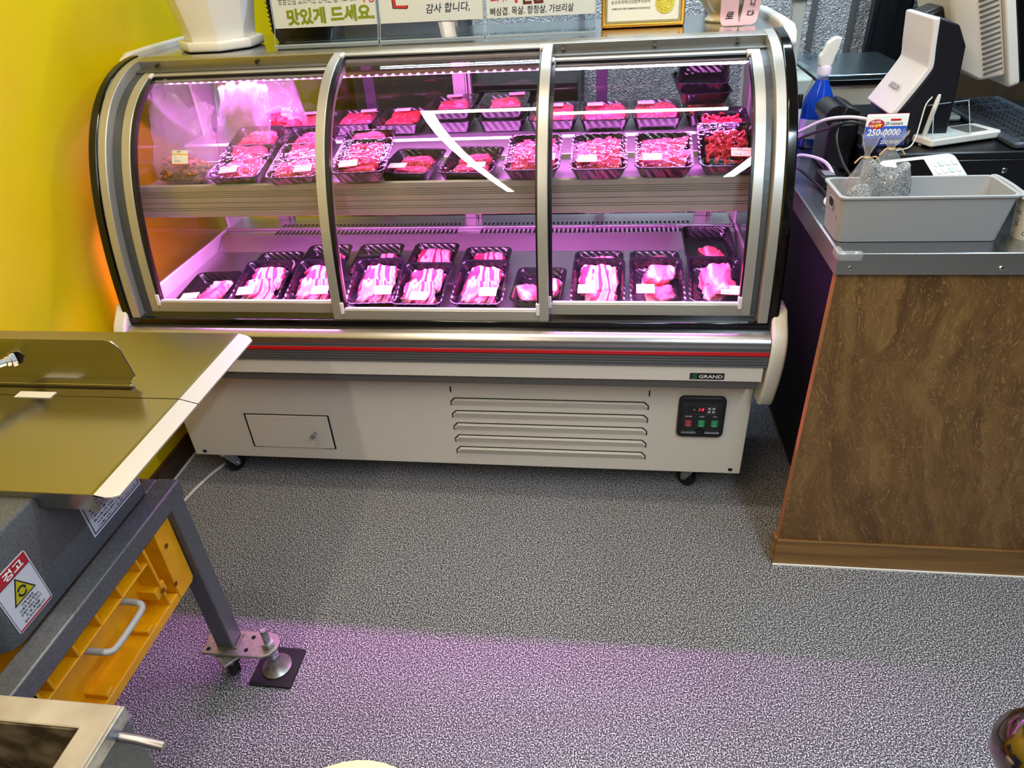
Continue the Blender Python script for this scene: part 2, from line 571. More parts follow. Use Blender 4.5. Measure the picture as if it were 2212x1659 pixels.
for i, (nm, cc) in enumerate((('power', '#8f2a33'), ('lamp', '#1f7f4c'), ('fan', '#1f7f4c'))):
    x = .2545 + i * .0375
    sw = box('rocker_switch', mat('switch_red' if i == 0 else 'switch_green', cc, .3, emit=cc, estr=.15), cp, x - .0095, x + .0095, 1.671, 1.678, .292, .313, bevel=.001)
    text('switch_mark', 'I', WHITE, sw, (x, 1.6705, .308), (1, 0, 0), (0, 0, 1), height=.005)
    text('switch_mark', 'O', WHITE, sw, (x, 1.6705, .297), (1, 0, 0), (0, 0, 1), height=.005)
    text('switch_caption', nm, WHITE, cp, (x, 1.676, .326), (1, 0, 0), (0, 0, 1), height=.0042)
box('cover_bar', CHROME, cp, .236, .346, 1.674, 1.678, .2655, .2685)
MB().lathe([(0, 0), (.013, 0), (.013, .003), (.009, .004), (0, .004)], seg=20, M=Matrix.Translation((.2915, 1.6765, .268)) @ Matrix.Rotation(PI / 2, 4, 'X')).build('cover_latch', BLACKG, cp)

# --- strips of the bumper, bottom to top
box('skirt_strip', DGREY, case, -1.40, .418, 1.612, 1.69, .469, .496, bevel=.002)
box('apron_band', CREAM, case, -1.40, .424, 1.606, 1.69, .496, .548, bevel=.002)
rib = [(1.66, .546)]
z = .546
for k in range(4):
    rib += [(1.600, z), (1.600, z + .006), (1.603, z + .0065), (1.603, z + .008)]
    z += .0085
rib += [(1.600, .580), (1.66, .580)]
MB().prism(rib, -1.40, .430, 'x').build('ribbed_bumper', GREY, case)
box('red_stripe', RED, case, -1.40, .430, 1.599, 1.66, .580, .592, bevel=.0015)
rib = [(1.66, .592), (1.600, .592), (1.600, .597), (1.602, .5975), (1.602, .599), (1.600, .5995), (1.600, .604), (1.66, .604)]
MB().prism(rib, -1.40, .430, 'x').build('ribbed_bumper', GREY, case)
top = [(1.66, .604), (1.600, .604)] + [(1.636 - .036 * math.cos(a), .610 + .026 * math.sin(a)) for a in [PI / 2 * k / 10 for k in range(11)]] + [(1.66, .636)]
MB().prism(top, -1.40, .430, 'x').build('bumper_roll', brushed('bumper_silver', '#b4b2b2', .3, (1, 200, 200)), case, smooth=35)
for s, nm in ((-1, 'l'), (1, 'r')):
    x = -.473 + s * .905
    poly = [(1.655, .690), (1.632, .665), (1.612, .645), (1.597, .62), (1.592, .59), (1.594, .55), (1.606, .49), (1.622, .44), (1.634, .405), (1.648, .394), (1.70, .392), (1.712, .41), (1.715, .69)]
    MB().prism(poly, x, x + s * .040, 'x').build('end_cap', WHITEP, case, bevel=.007, seg=3)
bd = box('brand_badge', BLACK, case, .235, .325, 1.6035, 1.607, .504, .5225)
text('badge_lettering', 'grand', mat('badge_white', '#e8e8e8', .4), bd, (.290, 1.603, .5133), (1, 0, 0), (0, 0, 1), width=.062, height=.0105)
em = MB().ring(rrect(.2395, .2525, .5062, .5205, .002), rrect(.2408, .2512, .5075, .5192, .0015), 1.6028, 1.604, 'y').build('badge_emblem', mat('emblem_green', '#1f6a3c', .4), bd)
eb = MB()
for k, (a, b) in enumerate(((.2425, .5165), (.2455, .514), (.2425, .511))):
    eb.prism([(a, b), (a + .005, b + .0012), (a + .007, b - .0012), (a + .002, b - .0018)], 1.6028, 1.604, 'y')
eb.build('badge_leaves', MATS['emblem_green'], bd)
box('black_sill', BLACKG, case, -1.392, .446, 1.638, 1.72, .612, .656, bevel=.003)

# --- ends: black rubber trim, steel strip, recessed grey channel
for s in (-1, 1):
    def X(a, b):
        a, b = -.473 + s * a, -.473 + s * b
        return min(a, b), max(a, b)
    curved(MB(), *X(.896, .922), 0.0, 1.0, -.02, .012).build('black_trim', BLACKG, case, bevel=.004)
    curved(MB(), *X(.872, .897), 0.0, .985, -.03, .008).build('steel_edge', STEELY, case, bevel=.002)
    curved(MB(), *X(.840, .873), 0.02, .975, -.045, -.018).build('channel', mat('channel_grey', '#55585c', .4, .5), case)
# --- header: steel lip under the roof with the door track
curved(MB(), -1.347, .401, .0, .055, -.02, .006).build('header_lip', STEEL, case, bevel=.002)
curved(MB(), -1.347, .401, .05, .096, -.020, -.014).build('door_track', mat('track_grey', '#6b6a66', .4, .7), case)
for x in (-1.29, -.985, -.12, .33, .12):
    p = bz(.062, -.008)
    MB().lathe([(0, 0), (.005, 0), (.005, .004), (0, .004)], seg=10, M=Matrix.Translation((x, p.x, p.y)) @ Matrix.Rotation(math.radians(50), 4, 'X')).build('track_screw', BLACK, case)

# --- three sliding doors of bent glass
def sliding_door(x0, x1, off, tt, tb, label):
    w = .026
    m = MB()
    curved(m, x0, x0 + w, tt, tb, off - .014, off + .006)
    curved(m, x1 - w, x1, tt, tb, off - .014, off + .006)
    curved(m, x0 + w - .002, x1 - w + .002, tb - .027, tb, off - .012, off + .005, 4)
    curved(m, x0 + w - .002, x1 - w + .002, tt, tt + .022, off - .012, off + .004, 3)
    d = m.build('sliding_door', STEELY, case, bevel=.0015, label=label)
    curved(MB(), x0 + w - .004, x1 - w + .004, tt + .018, tb - .022, off - .006, off - .001, 40).build('glass_pane', GLASS, d, smooth=60)
    gk = MB()
    curved(gk, x0 + w, x0 + w + .011, tt + .03, tb - .026, off - .012, off + .003)
    curved(gk, x1 - w - .005, x1 - w, tt + .03, tb - .026, off - .012, off + .003)
    curved(gk, x0 + w, x1 - w, tt + .021, tt + .030, off - .011, off + .002, 3)
    gk.build('gasket', BLACK, d)
    hl = MB()
    curved(hl, x0 + w, x1 - w, tb - .031, tb - .026, off - .008, off + .003, 2)
    hl.build('bottom_bead', WHITEP, d)
    gs = MB()
    curved(gs, x0 + w, x1 - w, tt + .030, tt + .040, off - .012, off - .007, 3)
    gs.build('brush_seal', mat('seal_grey', '#8a8286', .6), d)
    for xx in (x0 + w - .002, x1 - w - .008):
        for t in (tb - .047, tt + .012):
            cc = MB()
            curved(cc, xx, xx + .010, t, t + .03, off - .004, off + .009, 3)
            cc.build('corner_cap', WHITEP, d, bevel=.0015)
sliding_door(-1.318, -.722, -.022, .094, .957, 'left sliding glass door, set behind the middle one')
sliding_door(-.174, .382, -.022, .094, .957, 'right sliding glass door, set behind the middle one')
sliding_door(-.752, -.146, .002, .06, .968, 'middle sliding glass door on the front track')

# --- roof
box('roof_panel', POLISH, case, -1.392, .447, 2.055, 2.50, 1.275, 1.288, bevel=.003)
box('roof_front_lip', STEEL, case, -1.362, .417, 2.035, 2.078, 1.262, 1.287, bevel=.003)

# --- white side frames with a rounded glass window
for s in (-1, 1):
    x = -.473 + s * .90
    pts = [(bz(t, -.035).x, bz(t, -.035).y) for t in [1 - .92 * k / 14 for k in range(15)]]
    outer = pts + [(2.10, 1.262), (2.30, 1.272), (2.47, 1.272), (2.475, 1.1), (2.47, .9), (2.45, .62), (2.2, .615), (1.9, .615)]
    cy, cz = 2.04, .95
    inner = []
    for p in outer:
        dy, dz = p[0] - cy, p[1] - cz
        inner.append((cy + dy * .80 if dy < 0 else cy + dy * .62, cz + dz * .80))
    MB().ring(outer, inner, x, x + s * .012, 'x').build('side_frame', WHITEP, case, bevel=.004)
    MB().prism([(cy + (p[0] - cy) * 1.04, cz + (p[1] - cz) * 1.04) for p in inner], x + s * .004, x + s * .009, 'x').build('side_glass', GLASSR, case)
    # white plastic shoulder on the roof edge
    sh = [(2.03, 1.262), (2.045, 1.29), (2.08, 1.303), (2.2, 1.306), (2.49, 1.306), (2.5, 1.296), (2.5, 1.12), (2.44, .95), (2.30, 1.0), (2.16, 1.10), (2.07, 1.2)]
    a, b = -.473 + s * .921, -.473 + s * (.952 if s > 0 else .945)
    MB().prism(sh, min(a, b), max(a, b), 'x').build('roof_shoulder', WHITEP, case, bevel=.008, seg=3)

# --- inside
box('deck', SATIN, case, -1.365, .420, 1.668, 2.17, .628, .640, bevel=.002)
box('deck_front_lip', POLISH, case, -1.365, .420, 1.668, 1.674, .640, .664)
MB().prism([(2.165, .640), (2.17, .628), (2.40, .628), (2.40, .68), (2.22, .68)], -1.365, .420, 'x').build('air_duct', SATIN, case)
box('duct_rail', SATIN, case, -1.365, .420, 2.262, 2.278, .680, .690, bevel=.002)
vs = MB()
for row, (ya, yb) in enumerate(((2.225, 2.256), (2.286, 2.322))):
    x = -1.17
    while x < .28:
        if abs(x + .475) > .035:
            vs.box(x, x + .008, ya, yb, .6795, .6812)
        x += .0152
vs.build('vent_slots', HOLE, case, kind='stuff')
# upper shelf: ribbed rail in front, tray plate, rear step
rp = [(1.835, .985), (1.812, .992), (1.806, .988)]
for z in (.972, .9665, .961, .956, .940, .925, .919):
    rp += [(1.806, z + .0012), (1.809, z + .0008), (1.809, z - .0008), (1.806, z - .0012)]
rp += [(1.806, .900), (1.808, .898), (1.812, .898), (1.812, .915), (1.835, .915)]
MB().prism(rp, -1.335, .392, 'x').build('shelf_rail', brushed('shelf_rail_steel', '#bdb6ae', .36, (1, 60, 60), .12, .6), case)
box('shelf_plate', SATIN, case, -1.335, .392, 1.835, 2.36, .962, .975, bevel=.002)
MB().prism([(2.105, .975), (2.105, 1.022), (2.112, 1.028), (2.36, 1.028), (2.36, .975)], -1.335, .392, 'x').build('shelf_step', SATIN, case)
box('shelf_bead', WHITEP, case, -1.335, .392, 2.045, 2.052, .975, .990)
# rear posts, rear sliding glass
for x in (-1.19, -.474, .335):
    pm = MB().box(x - .028, x + .012, 2.372, 2.40, .68, 1.265)
    pm.box(x + .014, x + .019, 2.366, 2.40, .68, 1.265).box(x + .021, x + .030, 2.374, 2.40, .68, 1.265)
    pm.build('rear_post', STEELY, case, bevel=.0015)
for a, b, y in ((-1.16, -.505, 2.408), (-.44, .305, 2.402), (-1.352, -1.21, 2.408), (.365, .41, 2.402)):
    box('rear_glass', GLASSR, case, a, b, y, y + .005, .70, 1.25)
for x in (-.80, -.02):
    box('rear_door_stile', mat('stile_grey', '#77747a', .4, .5), case, x - .018, x + .018, 2.414, 2.436, .70, 1.25, bevel=.002)
box('rear_top_rail', STEEL, case, -1.365, .42, 2.37, 2.44, 1.245, 1.275)
# LED strips with their own light
PURP = (.92, .24, 1.0)
ls = box('led_channel', STEEL, case, -1.33, .39, 2.078, 2.100, 1.214, 1.226)
bd = MB()
x = -1.30
while x < .37:
    bd.box(x, x + .006, 2.0745, 2.079, 1.2125, 1.2165)
    x += .0245
bd.build('led_beads', mat('led_pink', '#ffffff', .5, emit='#ff9cf6', estr=14.0), ls, kind='stuff')
box('led_lens', mat('led_pink_soft', '#ffffff', .5, emit='#f06af0', estr=2.2), ls, -1.32, .38, 2.079, 2.098, 1.2115, 1.214)
area_light('top_led', (-.47, 2.086, 1.208), 1.68, .014, 19, PURP, rot=(math.radians(8), 0, 0), parent=case)
l2 = box('led_channel', STEEL, case, -1.33, .39, 1.8125, 1.834, .911, .915)
box('led_lens', MATS['led_pink_soft'], l2, -1.32, .38, 1.818, 1.830, .908, .911)
area_light('shelf_led', (-.47, 1.824, .9065), 1.68, .008, 26, PURP, rot=(math.radians(-4), 0, 0), parent=case)

# --- casters
def caster(parent, x, y, zt, r=.034, rot=0.6):
    M = Matrix.Translation((x, y, 0)) @ Matrix.Rotation(rot, 4, 'Z')
    w = MB()
    w.lathe([(.0, -.012), (r * .6, -.012), (r * .9, -.013), (r, -.008), (r, .008), (r * .9, .013), (r * .6, .012), (0, .012)], seg=24,
            M=M @ Matrix.Translation((0, 0.018, r)) @ Matrix.Rotation(PI / 2, 4, 'Y'))
    wo = w.build('caster_wheel', BLACK, parent, smooth=True)
    f = MB()
    for s in (-1, 1):
        f.prism([(.010, r * .8), (.026, r * .8), (.028, r * 1.2), (.012, zt - .006), (-.024, zt - .006), (-.02, zt - .02)], s * .0165, s * .0185, 'x', M)
    f.cbox((0, 0, zt - .003), (.05, .06, .006), M)
    fo = f.build('fork', ZINC, wo, bevel=.001)
    MB().lathe([(0, -.022), (.006, -.022), (.006, .022), (0, .022)], seg=10, M=M @ Matrix.Translation((0, .018, r)) @ Matrix.Rotation(PI / 2, 4, 'Y')).build('axle', CHROME, wo)
caster(case, -1.285, 1.725, .10, rot=-.6)
caster(case, .290, 1.738, .10, rot=.7)
caster(case, -1.285, 2.32, .10)
caster(case, .290, 2.32, .10)
# ------------------------------------------------------------------ meat trays
TW, TL, TD = .150, .205, .036
TRAYM = mat('black_tray_plastic', '#0d0c10', .22, 0, .5)
q = N(TRAYM)
tc = q.n('ShaderNodeTexCoord')
wv = q.n('ShaderNodeTexWave', Scale=28.0, bands_direction='DIAGONAL')
q.l(tc.outputs['Object'], wv.inputs['Vector'])
q.bump(wv.outputs['Fac'], .35, .002)
FILM = glass_mat('cling_film', '#ffffff', 1.09, bumps=.3, rough=.02, bscale=45)

def tray_mesh():
    m = MB()
    def lp(ins, z, r=.022):
        return [Vector((x, y, z)) for x, y in rrect(-TW / 2 + ins, TW / 2 - ins, ins, TL - ins, max(r - ins * .5, .008), 4)]
    m.loft([lp(.016, -TD), lp(.003, -.004), lp(0, -.0025), lp(.0006, -.0004), lp(.003, 0), lp(.006, -.001), lp(.009, -.006), lp(.018, -TD + .006), lp(.024, -TD + .002)])
    return m.mesh('tray', TRAYM, smooth=35)
def film_mesh():
    m = MB()
    nx, ny = 9, 11
    for j in range(ny + 1):
        for i in range(nx + 1):
            x, y = -TW / 2 + .002 + (TW - .004) * i / nx, .002 + (TL - .004) * j / ny
            e = min(i, nx - i, j, ny - j)
            z = .0015 + (0 if e == 0 else .0012 * noise.noise(Vector((i * .9, j * .9, 3))) + (.001 if e > 1 else 0))
            m.v.append(Vector((x, y, z)))
    for j in range(ny):
        for i in range(nx):
            a = j * (nx + 1) + i
            m.f.append((a, a + 1, a + nx + 2, a + nx + 1))
    return m.mesh('film', FILM, smooth=180)
ME_TRAY, ME_FILM = tray_mesh(), film_mesh()

# price label, flat print drawn by its material
LB = mat('price_label', '#f5f2ee', .45)
q = N(LB)
tc = q.n('ShaderNodeTexCoord')
sp = q.n('ShaderNodeSeparateXYZ')
q.l(tc.outputs['Generated'], sp.inputs[0])
base = q.ramp(sp.outputs[1], [(0, '#e46a50'), (.07, '#f3f0ec'), (.66, '#f0b040'), (.76, '#f3f0ec')], 'CONSTANT')
lines = q.ramp(sp.outputs[1], [(0, '#000000'), (.16, '#ffffff'), (.32, '#000000'), (.38, '#ffffff'), (.42, '#000000'), (.52, '#ffffff'), (.55, '#000000'), (.80, '#ffffff'), (.84, '#000000'), (.89, '#ffffff'), (.95, '#000000')], 'CONSTANT')
mp = q.n('ShaderNodeMapping')
mp.inputs['Scale'].default_value = (26, 1.5, 0)
q.l(tc.outputs['Generated'], mp.inputs[0])
nz = q.n('ShaderNodeTexNoise', Scale=1.0, Detail=1.0)
q.l(mp.outputs[0], nz.inputs['Vector'])
ink = q.ramp(nz.outputs['Fac'], [(0, '#000000'), (.52, '#ffffff')], 'CONSTANT')
xm = q.ramp(sp.outputs[0], [(0, '#000000'), (.07, '#ffffff'), (.62, '#888888'), (.92, '#000000')], 'CONSTANT')
m1 = q.n('ShaderNodeMixRGB', Fac=1.0, blend_type='MULTIPLY'); q.l(lines, m1.inputs[1]); q.l(ink, m1.inputs[2])
m2 = q.n('ShaderNodeMixRGB', Fac=1.0, blend_type='MULTIPLY'); q.l(m1.outputs[0], m2.inputs[1]); q.l(xm, m2.inputs[2])
m3 = q.n('ShaderNodeMixRGB'); q.l(m2.outputs[0], m3.inputs[0]); q.l(base, m3.inputs[1]); m3.inputs[2].default_value = lin('#3a3338')
q.l(m3.outputs[0], q.b.inputs['Base Color'])
ME_LABEL = MB().prism(rrect(-.0245, .0245, -.0195, .0195, .0015, 2), 0, .0006, 'z').mesh('price_label', LB)

# meats
def meat_mat(name, kind):
    m = mat(name, '#b03040', .55, 0, .25)
    q = N(m)
    if kind == 'belly':
        v = q.coord((1, .25, 1))
        nz = q.n('ShaderNodeTexNoise', Scale=14.0, Detail=2.0)
        q.l(v, nz.inputs['Vector'])
        mx = q.n('ShaderNodeMixRGB', Fac=.10)
        q.l(v, mx.inputs[1]); q.l(nz.outputs['Color'], mx.inputs[2])
        wv = q.n('ShaderNodeTexWave', Scale=14.0, Distortion=3.5, Detail=2.0)
        wv.inputs['Detail Scale'].default_value = 2.0
        q.l(mx.outputs[0], wv.inputs['Vector'])
        c = q.ramp(wv.outputs['Fac'], [(.0, '#86203a'), (.26, '#a33a52'), (.36, '#cf9498'), (.75, '#d8a4a6'), (.9, '#c07880')])
    elif kind == 'marble':
        v = q.coord((1, 1, 1))
        nz = q.n('ShaderNodeTexNoise', Scale=95.0, Detail=4.0, Distortion=1.5)
        q.l(v, nz.inputs['Vector'])
        c = q.ramp(nz.outputs['Fac'], [(.34, '#94142a'), (.5, '#b92a42'), (.62, '#d3606e'), (.74, '#e8a4a8')])
    elif kind == 'red':
        v = q.coord((1, 1, 1))
        nz = q.n('ShaderNodeTexNoise', Scale=70.0, Detail=3.0)
        q.l(v, nz.inputs['Vector'])
        c = q.ramp(nz.outputs['Fac'], [(.3, '#9c1724'), (.55, '#c42a36'), (.75, '#d76a6c')])
    elif kind == 'pale':
        v = q.coord((1, .5, 1))
        nz = q.n('ShaderNodeTexNoise', Scale=28.0, Detail=3.0, Distortion=.8)
        q.l(v, nz.inputs['Vector'])
        c = q.ramp(nz.outputs['Fac'], [(.34, '#a83048'), (.5, '#c8606c'), (.62, '#e6b0aa')])
    else:
        v = q.coord((1, 1, 1))
        nz = q.n('ShaderNodeTexNoise', Scale=55.0, Detail=4.0, Distortion=2.0)
        q.l(v, nz.inputs['Vector'])
        c = q.ramp(nz.outputs['Fac'], [(.3, '#4a2410'), (.5, '#8a4a22'), (.65, '#b98050'), (.78, '#d9b08a')])
    q.l(c, q.b.inputs['Base Color'])
    q.bump(nz.outputs['Fac'], .45, .006)
    return m
BELLY, MARBLE, REDM, PALE, BROWN = (meat_mat(n, k) for n, k in (('pork_belly', 'belly'), ('marbled_beef', 'marble'), ('red_beef', 'red'), ('pale_pork', 'pale'), ('brown_offal', 'brown')))

def slab(w, l, th, seed, c, rz=0.0, amp=.004, tip=0.0, wav=.006, n=10, rx=0.0):
    """one cut slice: wavy slab with an uneven outline"""
    m = MB()
    R = Matrix.Translation(c) @ Matrix.Rotation(rz, 4, 'Z') @ Matrix.Rotation(rx, 4, 'X')
    def P(i, j, top):
        u, v_ = i / n * 2 - 1, j / n * 2 - 1
        x, y = u * w / 2, v_ * l / 2
        rr = max(abs(u), abs(v_))
        x *= 1 - .10 * v_ * v_; y *= 1 - .10 * u * u
        x += amp * rr * noise.noise(Vector((i * .5, j * .5, seed)))
        y += amp * rr * noise.noise(Vector((i * .5, j * .5, seed + 9)))
        z = wav * noise.noise(Vector((x * 25, y * 25, seed + 4))) + tip * v_
        if top:
            z += th * (1 - .55 * max(0, (rr - .75) / .25) ** 2)
        return R @ Vector((x, y, z))
    k = (n + 1) ** 2
    for top in (0, 1):
        for j in range(n + 1):
            for i in range(n + 1):
                m.v.append(P(i, j, top))
    for j in range(n):
        for i in range(n):
            a = j * (n + 1) + i
            m.f.append((a, a + n + 1, a + n + 2, a + 1))
            m.f.append((k + a, k + a + 1, k + a + n + 2, k + a + n + 1))
    for i in range(n):
        for a, b in ((i, i + 1), ((n) * (n + 1) + i + 1, n * (n + 1) + i), ((i + 1) * (n + 1), i * (n + 1)), (i * (n + 1) + n, (i + 1) * (n + 1) + n)):
            m.f.append((a, b, b + k, a + k))
    return m
def lump(a, b, h, seed, c, amp=.25, nu=18, nv=10, rz=0.0, f=14):
    m = MB()
    loops = []
    R = Matrix.Translation(c) @ Matrix.Rotation(rz, 4, 'Z')
    for j in range(nv + 1):
        th = -PI / 2 + PI * j / nv
        lp = []
        for i in range(nu):
            ph = 2 * PI * i / nu
            d = Vector((math.cos(th) * math.cos(ph), math.cos(th) * math.sin(ph), math.sin(th)))
            p = Vector((d.x * a, d.y * b, d.z * h))
            s = 1 + amp * noise.noise(p * f + Vector((seed, 0, 0))) + amp * .5 * noise.noise(p * f * 2.7 + Vector((0, seed, 0)))
            p = Vector((math.copysign(abs(d.x) ** .75, d.x) * a, math.copysign(abs(d.y) ** .75, d.y) * b, math.copysign(abs(d.z) ** .8, d.z) * h))
            # boxier outline
            p = Vector((p.x * s, p.y * s, p.z * s if p.z > 0 else p.z * .7))
            lp.append(R @ p)
        loops.append(lp)
    return m.loft(loops)
def strands(n, r, seed, x0, x1, y0, y1, z0, z1, ln=.05):
    rnd = random.Random(seed)
    m = MB()
    for _ in range(n):
        p = Vector((rnd.uniform(x0, x1), rnd.uniform(y0, y1), rnd.uniform(z0, z1)))
        a = rnd.uniform(0, 2 * PI)
        pts = [p]
        for k in range(6):
            a += rnd.uniform(-.9, .9)
            p = p + Vector((math.cos(a), math.sin(a), 0)) * ln / 6
            p.x = min(max(p.x, x0 - .006), x1 + .006); p.y = min(max(p.y, y0 - .006), y1 + .006)
            p.z = rnd.uniform(z0, z1) * .4 + p.z * .6
            pts.append(p.copy())
        m.tube(smooth_path(pts, 3), r, 6)
    return m

FLOORZ = -TD + .003
def meat_set(kind, seed):
    """[(part name, mesh)] in tray coordinates"""
    rnd = random.Random(seed)
    o = []
    def A(nm, mb, m): o.append((nm, mb.mesh(nm, m, smooth=60)))
    if kind == 'belly':        # broad slice behind, another overlapping it in front
        A('meat_slice', slab(.098, .095, .016, seed, (.004, .132, FLOORZ + .010), rnd.uniform(-.15, .15), .012, .006, .008, 12), BELLY)
        A('meat_slice', slab(.092, .082, .015, seed + 3, (-.004, .066, FLOORZ + .014), rnd.uniform(-.2, .2), .012, .010, .008, 12), BELLY)
        A('meat_slice', slab(.055, .045, .014, seed + 6, (.022, .038, FLOORZ + .006), .2, .008, .004, .006, 8), BELLY)
    elif kind == 'belly_one':
        A('meat_slice', slab(.108, .120, .020, seed, (0, .118, FLOORZ + .010), 0, .010, .004, .008, 12), BELLY)
        A('meat_slice', slab(.085, .050, .016, seed + 2, (.008, .044, FLOORZ + .008), .1, .01, .0, .008, 9), BELLY)
    elif kind == 'slices':     # leaning row of rounded slices
        for k in range(6):
            mb = slab(.062, .036, .009, seed + k, (.004 + .003 * k, .040 + .021 * k, FLOORZ + .010), .05, .004, 0, .002, 7, rx=.55)
            A('meat_slice', mb, PALE)
    elif kind == 'marble':
        for k in range(3):
            A('meat_slice', slab(.104 - .006 * k, .084, .014, seed + k, (rnd.uniform(-.006, .006), .058 + .042 * k, FLOORZ + .009 + .004 * (2 - k)), rnd.uniform(-.12, .12), .010, .006, .010, 12), MARBLE)
    elif kind == 'leaves':     # fanned thin slices
        for k in range(4):
            A('meat_slice', slab(.040, .088, .008, seed + k, (-.039 + .026 * k, .132 + rnd.uniform(-.005, .005), FLOORZ + .012 + .002 * k), rnd.uniform(-.15, .15), .012, .008, .010, 9), MARBLE)
        for k in range(3):
            A('meat_slice', slab(.050, .070, .009, seed + 7 + k, (-.034 + .034 * k, .070 + rnd.uniform(-.005, .005), FLOORZ + .015 + .002 * k), rnd.uniform(-.25, .25), .012, .008, .010, 9), MARBLE)
    elif kind == 'fold':       # long red strips folded one over another
        for k in range(5):
            A('meat_slice', slab(.096 - .008 * (k % 2), .034, .013, seed + k, (rnd.uniform(-.006, .006), .042 + .029 * k, FLOORZ + .012 + .002 * k), rnd.uniform(-.08, .08), .006, .006, .008, 9, rx=-.25), REDM)
    elif kind == 'mince':
        A('minced_meat', strands(58, .0045, seed, -.044, .044, .05, .165, FLOORZ + .004, FLOORZ + .034, .06), REDM)
    elif kind == 'strip':      # one thick bar
        A('meat_slice', slab(.094, .062, .020, seed, (.0, .135, FLOORZ + .006), .04, .006, 0, .004, 9), MARBLE)
        A('meat_slice', slab(.100, .050, .014, seed + 2, (.0, .075, FLOORZ + .006), -.05, .006, 0, .004, 9), MARBLE)
    elif kind == 'block':
        A('meat_block', lump(.042, .034, .022, seed, (.008, .138, FLOORZ + .012), .5, 26, 14, f=34), PALE)
        A('meat_block', lump(.040, .032, .016, seed + 5, (.006, .060, FLOORZ + .009), .5, 26, 14, rz=.4, f=34), PALE)
    elif kind == 'joint':
        A('meat_block', lump(.046, .066, .026, seed, (.004, .100, FLOORZ + .012), .5, 30, 16, f=26), PALE)
    elif kind == 'chop':
        A('meat_slice', slab(.062, .075, .016, seed, (-.028, .080, FLOORZ + .008), .5, .01, .004, .006, 9), PALE)
        A('meat_slice', slab(.062, .080, .018, seed + 2, (.026, .110, FLOORZ + .010), -.2, .01, .004, .006, 9), BELLY)
    return o
MEATS = {}
def tray(F, yaw, tilt, kind, lab, label, group, film=True, lw=None):
    """lab = (x, y, angle) of the price label on the tray"""
    t = thing('meat_tray', label, 'meat tray', F, group, Euler((math.radians(tilt), 0, math.radians(yaw)), 'XYZ'))
    link('tray', ME_TRAY, t)
    if kind:
        k = kind if isinstance(kind, tuple) else (kind, len(MEATS) % 3)
        if k not in MEATS:
            MEATS[k] = meat_set(k[0], 11 + 37 * k[1] + len(MEATS))
        for nm, me in MEATS[k]:
            link(nm, me, t)
    if film:
        link('cling_film', ME_FILM, t)
    if lab:
        l = link('price_label', ME_LABEL, t)
        l.location = (lab[0], lab[1], .0045)
        l.rotation_euler = (0, 0, lab[2])
    return t
GB, GC, GS, GT, GR = ('front row of trays on the lower deck', 'second row of trays on the lower deck', 'front row of trays on the upper shelf', 'second row of trays on the upper shelf', 'rear row of trays on the upper shelf')
T = tray
# lower deck, front row, left to right
T((-1.190, 1.696, .679), 5, 2, ('slices', 0), (-.032, .035, .1), 'black tray of leaning pink chop slices at the left end of the lower deck', GB)
T((-1.012, 1.688, .688), 3, 11.9, ('belly', 0), (-.030, .045, .1), 'striped pork belly tray with label bottom left, second from left on the lower deck', GB)
T((-.844, 1.690, .688), 3, 13, ('belly', 1), (.030, .045, .05), 'tray of striped pork belly partly behind the left door frame, lower deck', GB)
T((-.653, 1.680, .688), 4, 15, ('belly', 2), (.032, .050, .0), 'tray of pork belly just right of the left door frame, lower deck front row', GB)
T((-.523, 1.676, .688), -1, 11, ('belly', 3), (.006, .032, .0), 'narrow-looking pork belly tray with its price label in the middle of the front edge', GB)
T((-.352, 1.679, .688), -1, 13, ('belly', 4), (.030, .048, .0), 'pork belly tray under the middle of the glass, price label at its front right', GB)
T((-.191, 1.721, .677), -2, 3, ('chop', 0), (.030, .070, .0), 'low tray with two pork pieces behind the right door frame, lower deck', GB)
T((-.018, 1.688, .688), -1, 13, ('belly_one', 0), (-.030, .055, .0), 'tray with one broad pork belly slab, first right of the right door frame', GB)
T((.145, 1.689, .688), 0, 14, ('block', 0), (-.032, .055, .0), 'tray with two thick pork blocks, second from the right on the lower deck', GB)
T((.302, 1.699, .688), -2, 13, ('joint', 0), (.034, .045, -.05), 'tray with one big round pork joint at the right end of the lower deck', GB)
# lower deck, second row
T((-1.048, 1.845, .676), 3, 4, ('slices', 1), None, 'tray of pale slices behind the leftmost belly tray, lower deck second row', GC)
T((-.900, 1.895, .676), 2, 5, ('chop', 1), None, 'tray of chops in the second row behind the left door frame, lower deck', GC)
T((-.723, 1.900, .676), 2, 5, ('chop', 2), None, 'tray of red chops in the second row left of centre, lower deck', GC)
T((-.545, 1.903, .676), 0, 5, ('belly_one', 1), None, 'tray of straight striped belly in the second row at the centre, lower deck', GC)
T((-.368, 1.868, .676), 0, 5, ('belly', 5), None, 'tray of belly in the second row left of the rear post, lower deck', GC)
T((-.017, 1.832, .676), 0, 5, ('belly_one', 2), None, 'second-row tray hidden behind the broad belly slab tray, lower deck', GC)
T((.151, 1.830, .676), 0, 5, ('block', 1), None, 'second-row tray hidden behind the tray of two pork blocks, lower deck', GC)
T((.322, 1.905, .676), 0, 5, ('joint', 1), None, 'deep black tray right behind the big round joint, lower deck', GC)
T((.312, 1.940, .712), 0, 5, None, None, 'empty-looking black tray stacked at the far right rear of the lower deck', GC, film=False)
